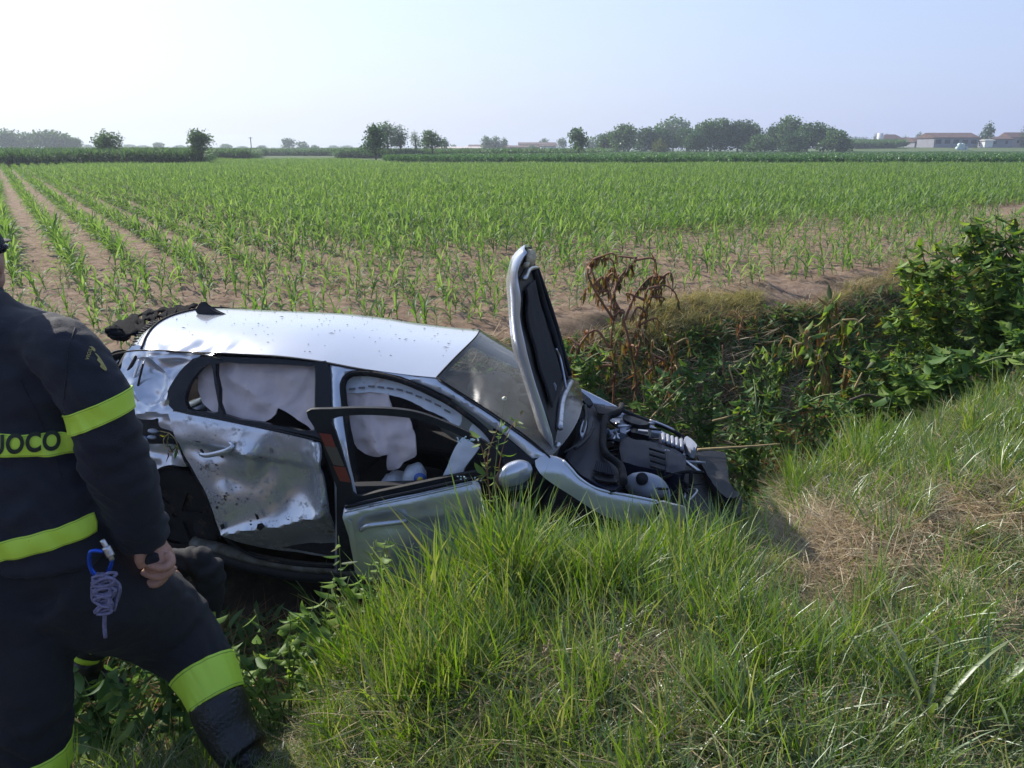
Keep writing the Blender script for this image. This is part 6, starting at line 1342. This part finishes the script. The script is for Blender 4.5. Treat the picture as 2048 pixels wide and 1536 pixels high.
# tall leafy weeds on the right bank
def weed(name, bpx, y, tops, label, kinds, n=60, size=.15, smat=S_green, droop=.6, spread=1.0, r0=.010, start=.12, group=None, cat='bush', gz=None):
    x = at_y(bpx[0], bpx[1], y)[0]; z = float(ground(x, y)) if gz is None else gz; b_ = np.array([x, y, z - .03]); stems = []; lv = []
    for (tx, ty, dy) in tops:
        tp = at_y(tx, ty, y + dy); mid = b_ * .45 + tp * .55 + np.array([(tp[0] - b_[0]) * -.10, 0, .12]); P_ = [b_ + rng.normal(0, .05, 3) * [1, 1, 0], mid, tp]; stems.append(P_); lv += leaves_on(P_, n, size, kinds, droop, spread, start)
        for k in range(3):       # side shoots
            f = U(.35, .85); s0 = spline(np.array(P_), 20)[int(f * 19)]; e_ = s0 + np.array([U(-.28, .28), U(-.28, .28), U(.02, .25)]); stems.append([s0, (s0 + e_) / 2 + [0, 0, .03], e_]); lv += leaves_on([s0, e_], n // 4, size * .9, kinds, droop, spread, .2)
    return plant(name, b_, stems, lv, label, cat, smat, group, r0=r0)
g_ = 'tall leafy weeds on the right bank'
weed('bush', (1790, 850), 6.7, [(1720, 660, 0), (1745, 700, -.3), (1800, 620, .2), (1790, 700, -.4), (1840, 640, 0), (1700, 720, -.1)], 'left part of the leafy thicket with drooping pale green leaves at the ditch', ['green', 'green', 'dark', 'olive'], 100, .135, group=g_)
weed('bush', (1880, 860), 7.0, [(1810, 500, 0), (1830, 520, .2), (1870, 475, .1), (1850, 560, -.3), (1900, 480, 0), (1880, 600, -.4), (1820, 570, -.2), (1790, 610, -.2), (1840, 480, .2), (1800, 530, .1), (1860, 520, -.2), (1890, 560, -.2)], 'tall middle part of the leafy thicket rising above the field edge', ['green', 'green', 'green', 'olive'], 105, .135, group=g_)
weed('bush', (1990, 860), 6.8, [(1930, 450, 0), (1960, 435, .2), (1990, 420, .1), (2030, 415, 0), (1960, 520, -.4), (2010, 540, -.5), (1930, 600, -.5), (1900, 500, -.2), (1970, 470, 0), (1915, 450, .1), (1945, 425, .1), (2010, 450, -.1), (1985, 500, -.3), (2040, 470, -.1)], 'tallest part of the leafy thicket near the right picture edge', ['green', 'green', 'dark', 'olive'], 110, .135, group=g_)
weed('bush', (2060, 850), 6.2, [(2040, 500, 0), (2080, 470, .1), (2060, 600, -.3), (2120, 520, 0), (2020, 660, -.3)], 'leafy growth cut by the right picture edge', ['green', 'dark'], 80, .135, group=g_)
weed('bush', (1860, 900), 5.9, [(1800, 740, 0), (1850, 720, 0), (1900, 700, 0), (1950, 690, 0), (1770, 790, 0), (2000, 700, .1)], 'low leafy front edge of the thicket above the green grass', ['green', 'green', 'dark'], 70, .15, group=g_)
weed('bush', (1500, 900), 5.5, [(1480, 790, 0), (1520, 800, 0), (1560, 830, 0), (1440, 800, .2), (1540, 770, .3)], 'low dark leafy plant in the ditch right of the car nose', ['dark', 'green'], 40, .10, cat='plant')
weed('bush', (1420, 800), 6.3, [(1400, 700, 0), (1440, 690, 0), (1370, 720, 0), (1340, 750, 0)], 'dark climbing weeds on the far bank behind the car nose', ['dark', 'dark', 'green'], 44, .11, cat='plant')
weed('bush', (1180, 790), 6.6, [(1150, 700, 0), (1190, 690, 0), (1165, 740, -.1)], 'green leafy weeds just right of the raised bonnet', ['green', 'dark'], 44, .12, cat='plant')
weed('bush', (1620, 900), 5.7, [(1600, 770, 0), (1640, 790, 0), (1670, 790, 0), (1590, 840, 0), (1700, 800, 0)], 'tangle of dark weeds between the ditch and the green grass', ['dark', 'green', 'brown'], 40, .10, cat='plant')
weed('bush', (1310, 830), 6.1, [(1290, 750, 0), (1330, 740, 0), (1365, 780, 0), (1270, 790, 0)], 'green weeds at the foot of the withered plants behind the engine bay', ['green', 'dark'], 40, .10, cat='plant')
weed('bush', (1540, 760), 7.0, [(1510, 690, 0), (1550, 680, 0), (1590, 700, 0), (1480, 720, 0), (1560, 730, -.2)], 'hanging weeds high on the shaded far bank', ['dark', 'green', 'olive'], 44, .11, cat='plant', droop=1.4)
weed('bush', (1720, 860), 6.3, [(1700, 770, 0), (1740, 750, 0), (1690, 800, 0), (1770, 770, 0)], 'low weeds between the drooping stalk and the leafy thicket', ['green', 'olive', 'dark'], 44, .12, cat='plant')
# the big withered plant behind the engine bay
def wilted(name, bpx, y, tops, label, kinds, n, size, smat, r0=.012, cat='withered plant', droop=2.2):
    x = at_y(bpx[0], bpx[1], y)[0]; b_ = np.array([x, y, float(ground(x, y)) - .03]); stems = []; lv = []
    for pts in tops:
        P_ = [at_y(a, b__, y + d) for a, b__, d in pts]
        if pts[0][2] == 9: P_[0] = b_
        stems.append(P_); lv += leaves_on(P_, n, size, kinds, droop, .45, .25, 0)
        SP = spline(np.array(P_), 20)
        for k in range(4):
            s0 = SP[random.randint(6, 19)]; e_ = s0 + np.array([U(-.16, .16), U(-.1, .1), U(-.02, .08)]); f_ = e_ + np.array([U(-.06, .06), U(-.04, .04), -U(.06, .16)]); stems.append([s0, e_, f_]); lv += leaves_on([s0, e_, f_], n // 5, size * .85, kinds, droop, .4, .2, 0)
    return plant(name, b_, stems, lv, label, cat, smat, r0=r0)
wilted('withered_plant', (1250, 850), 6.7, [[(1265, 840, 0), (1272, 760, 0), (1262, 700, 0), (1280, 640, 0), (1290, 600, .05)], [(1225, 840, 0), (1228, 760, 0), (1222, 680, 0), (1232, 610, 0), (1225, 580, 0)],
    [(1262, 700, 0), (1240, 620, .1), (1205, 575, .15), (1180, 572, .2), (1160, 600, .2)], [(1225, 600, 0), (1236, 560, .1), (1262, 530, .1), (1276, 512, .1)], [(1228, 640, 0), (1195, 590, -.1), (1175, 545, -.1), (1190, 517, -.1), (1215, 520, -.1)],
    [(1270, 720, 0), (1290, 650, 0), (1300, 590, -.1), (1325, 570, -.1), (1350, 585, -.1), (1360, 620, -.1)], [(1250, 640, 0), (1270, 590, .1), (1300, 555, .1), (1318, 560, .1)], [(1222, 700, 0), (1190, 660, 0), (1155, 700, 0), (1145, 760, 0)], [(1228, 620, 0), (1215, 560, .2), (1225, 535, .2), (1238, 560, .2)], [(1265, 780, 0), (1300, 740, 0), (1330, 720, 0), (1340, 760, 0)]],
    'large withered brown plant with drooping leaves behind the engine bay', ['brown', 'brown', 'brown', 'olive'], 50, .085, S_red, .013)
wilted('withered_plant', (1330, 820), 6.6, [[(1325, 830, 0), (1320, 760, 0), (1300, 700, 0), (1290, 660, 0)], [(1330, 800, 0), (1350, 730, 0), (1340, 680, 0), (1330, 670, 0)], [(1290, 820, 0), (1280, 740, .1), (1250, 690, .1), (1240, 730, .1)], [(1210, 820, 0), (1200, 740, .1), (1190, 690, .1), (1170, 720, .1)], [(1300, 830, 0), (1310, 780, 0), (1345, 760, 0), (1352, 800, 0)]],
    'lower tangle of dry brown stems and leaves right of the tall withered plant', ['brown', 'brown', 'olive'], 60, .09, S_straw, .008)
wilted('withered_plant', (1672, 880), 6.9, [[(1672, 870, 0), (1662, 780, 0), (1655, 690, 0), (1660, 620, 0), (1668, 585, 0)], [(1660, 780, 0), (1640, 690, 0), (1650, 630, 0), (1676, 600, 0)], [(1662, 760, 0), (1625, 700, 0), (1612, 660, 0), (1604, 690, 0)], [(1665, 850, 0), (1630, 800, 0), (1610, 760, 0)], [(1670, 850, 0), (1690, 760, 0), (1695, 690, 0), (1684, 640, 0)], [(1660, 860, 0), (1650, 760, -.1), (1632, 720, -.1), (1620, 780, -.1)], [(1680, 870, -.1), (1688, 820, -.1), (1700, 790, -.1), (1694, 850, -.1)]],
    'tall drooping half withered stalk on the bank left of the leafy thicket', ['olive', 'brown', 'green', 'green', 'brown'], 46, .135, S_straw, .011)
wilted('withered_plant', (1480, 640), 8.2, [[(1478, 690, 0), (1476, 650, 0), (1474, 615, 0)], [(1476, 670, 0), (1484, 640, 0), (1496, 622, 0)]], 'small dark red dead weed on the far lip of the ditch', ['brown'], 16, .06, S_red, .006)
# broad leaved weeds beside the firefighter and under the door
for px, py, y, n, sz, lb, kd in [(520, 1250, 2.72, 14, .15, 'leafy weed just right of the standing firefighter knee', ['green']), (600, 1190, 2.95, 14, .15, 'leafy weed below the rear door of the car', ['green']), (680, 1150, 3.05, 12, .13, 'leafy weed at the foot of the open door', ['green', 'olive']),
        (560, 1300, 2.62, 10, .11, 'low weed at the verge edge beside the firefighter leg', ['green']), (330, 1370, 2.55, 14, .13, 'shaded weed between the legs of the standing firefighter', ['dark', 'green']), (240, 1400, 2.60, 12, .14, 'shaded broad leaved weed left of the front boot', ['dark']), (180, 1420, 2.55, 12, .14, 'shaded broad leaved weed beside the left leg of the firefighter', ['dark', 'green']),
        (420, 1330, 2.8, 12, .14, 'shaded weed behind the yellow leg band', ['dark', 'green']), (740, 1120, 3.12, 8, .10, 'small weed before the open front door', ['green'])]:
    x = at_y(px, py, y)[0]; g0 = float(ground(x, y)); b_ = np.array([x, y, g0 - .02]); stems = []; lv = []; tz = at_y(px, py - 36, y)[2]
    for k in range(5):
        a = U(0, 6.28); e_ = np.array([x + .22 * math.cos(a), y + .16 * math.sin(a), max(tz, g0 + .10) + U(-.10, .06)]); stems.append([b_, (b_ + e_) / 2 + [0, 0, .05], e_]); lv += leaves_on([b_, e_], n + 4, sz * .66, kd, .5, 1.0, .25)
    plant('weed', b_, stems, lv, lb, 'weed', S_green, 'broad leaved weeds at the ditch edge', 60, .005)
# weeds caught at the mirror and the stem with a white flower
mw = at_y(985, 950, 3.62); stems = [[mw + [0, 0, -.25], at_y(975, 920, 3.62), at_y(1000, 845, 3.66)], [mw + [0, 0, -.2], at_y(1010, 880, 3.6), at_y(1050, 820, 3.6)], [mw + [0, 0, -.25], at_y(965, 900, 3.6), at_y(940, 870, 3.6)]]
lv = []
for P_ in stems: lv += leaves_on(P_, 16, .065, ['green', 'green', 'olive'], .3, 1, .1)
plant('weed', mw + [0, 0, -.25], stems, lv, 'uprooted leafy weed caught on the door mirror', 'weed', S_red, None, 60, .004)
fb_ = at_y(985, 990, 3.45); root = plant('flower_stem', fb_, [[fb_, at_y(995, 900, 3.48), at_y(1004, 840, 3.5), at_y(1009, 800, 3.5)]], leaves_on([at_y(995, 920, 3.48), at_y(1003, 850, 3.5)], 6, .05, ['green'], .2, 1, 0), 'thin stem with a small white and yellow flower before the windscreen', 'flower', S_green, None, 20, .003)
fc = at_y(1009, 797, 3.5); V, F = ell(fc, [.012, .012, .010], 8); mk('flower_head', V, F, solid('petal_white', (.75, .74, .68), .7), root, origin=fb_)
V, F = ell(fc + [.003, -.008, .006], [.006, .006, .006], 6); mk('flower_head', V, F, M_gold, root, origin=fb_)
# canes and dead stems lying in the ditch
for pts, y, r_, mt, lb in [([(1395, 900), (1440, 897), (1500, 893), (1560, 888)], 5.0, .012, S_straw, 'pale cane lying level in the ditch beyond the car nose'), ([(1425, 842), (1460, 832), (1490, 816)], 5.6, .008, S_straw, 'short pale cane on the far side of the ditch'), ([(1700, 800), (1740, 790), (1790, 812)], 6.0, .012, M_bark, 'dark dead branch at the foot of the leafy thicket'),
        ([(1710, 775), (1724, 745)], 6.2, .012, S_straw, 'broken white stick before the leafy thicket'), ([(1535, 628), (1570, 665), (1600, 690)], 7.2, .008, S_green, 'slanting green stalk on the far bank'), ([(1445, 690), (1447, 740), (1456, 780), (1440, 805), (1415, 815)], 6.0, .005, S_red, 'thin curved reddish stem hanging on the far bank'), ([(1300, 838), (1335, 800), (1370, 765)], 6.0, .007, S_straw, 'slanting straw stalk behind the engine bay'),
        ([(1470, 775), (1460, 730), (1500, 770), (1530, 790)], 5.9, .006, S_straw, 'thin dry stem crossing the dark bank')]:
    P_ = spline([at_y(a, b__, y) for a, b__ in pts], 20); V, F = tube(P_, np.linspace(r_, r_ * .5, 20), 7); mk('dead_stalk', V, F, mt, origin=P_[0], label=lb, cat='stalk').location = P_[0]
P_ = spline([at_y(1955, 908, 4.9), at_y(2000, 896, 4.9), at_y(2052, 884, 4.9)], 20); V, F = tube(P_, .013, 7); mk('dead_stalk', V, F, solid('orange_stem', (.42, .22, .06), .8, var=.3, nscale=20), origin=P_[0], label='orange brown dry stalk lying in the grass at the right picture edge', cat='stalk').location = P_[0]
rc = car2w(side(338, 866, .04)); plant('weed', rc, [[rc, rc + [-.03, -.02, -.04], rc + [-.01, -.03, -.13]], [rc, rc + [.04, -.02, -.03], rc + [.06, -.03, -.10]], [rc, rc + [-.05, -.02, .02]]], leaves_on([rc, rc + [-.01, -.03, -.13]], 16, .05, ['olive', 'brown'], 1, 1, 0) + leaves_on([rc, rc + [.06, -.03, -.10]], 12, .045, ['green', 'brown'], 1, 1, 0), 'small clump of torn up roots and leaves stuck in the crushed rear corner', 'weed', S_straw, None, 60, .003)
# coarse grass plants standing out of the verge
def coarse(px, py, n, L0, w, label, mat=G_br, lean=(.1, .6)):
    p = at_z(px, py, 0.0); 
    for _ in range(6): p = at_z(px, py, float(ground(p[0], p[1])))
    root = empty('grass_plant', p, label=label, cat='grass plant')
    for k in range(n):
        V, F = blade(L0 * U(.6, 1.1), w * U(.7, 1.1), U(.5, 1.5), U(0, 6.28), (0, 0, 0), 7, U(*lean), fold=.14, twist=U(-.5, .5), mid=.3); mk('leaf', np.array(V) + p, F, mat, root, origin=p)
coarse(1850, 1470, 9, .42, .020, 'broad bladed pale grass plant near the bottom right corner', G_mid); coarse(1960, 1430, 8, .42, .022, 'broad bladed grass plant at the right of the bottom corner', G_mid)
coarse(1290, 1120, 7, .48, .010, 'tall bright grass plant before the car wing'); coarse(1420, 1080, 7, .52, .010, 'tall bright grass plant before the car nose'); coarse(1000, 1130, 8, .46, .010, 'tall bright grass plant under the door mirror')
coarse(820, 1180, 7, .36, .010, 'bright grass plant below the open door'); coarse(1120, 1140, 7, .50, .010, 'tall bright grass plant between mirror and wing'); coarse(1500, 1060, 7, .50, .010, 'tall grass plant right of the car nose')
coarse(640, 1240, 7, .40, .012, 'arching grass plant right of the leafy weeds'); coarse(1360, 1150, 6, .46, .010, 'tall bright grass plant before the headlamp')
# seed heads
for px, py, h in [(1080, 1400, .22), (1200, 1430, .26), (1560, 1330, .20), (770, 1120, .30), (720, 1160, .28)]:
    p = at_z(px, py, 0.0)
    for _ in range(6): p = at_z(px, py, float(ground(p[0], p[1])))
    root = empty('seed_head', p, label='dry brown grass seed head standing out of the verge', cat='seed head', group='dry seed heads in the verge')
    tp = p + np.array([U(-.06, .06), U(-.03, .03), h]); V, F = tube(spline([p, (p + tp) / 2 + [.01, 0, 0], tp], 8), .0018, 5); mk('stem', V, F, S_straw, root, origin=p)
    mb = MB()
    for k in range(22):
        c_ = tp - (tp - p) * U(0, .28); mb.add(*ell(c_ + rng.normal(0, .008, 3), [.004, .004, .006], 4))
    mb.build('seeds', G_dry, root, origin=p, kind='stuff')
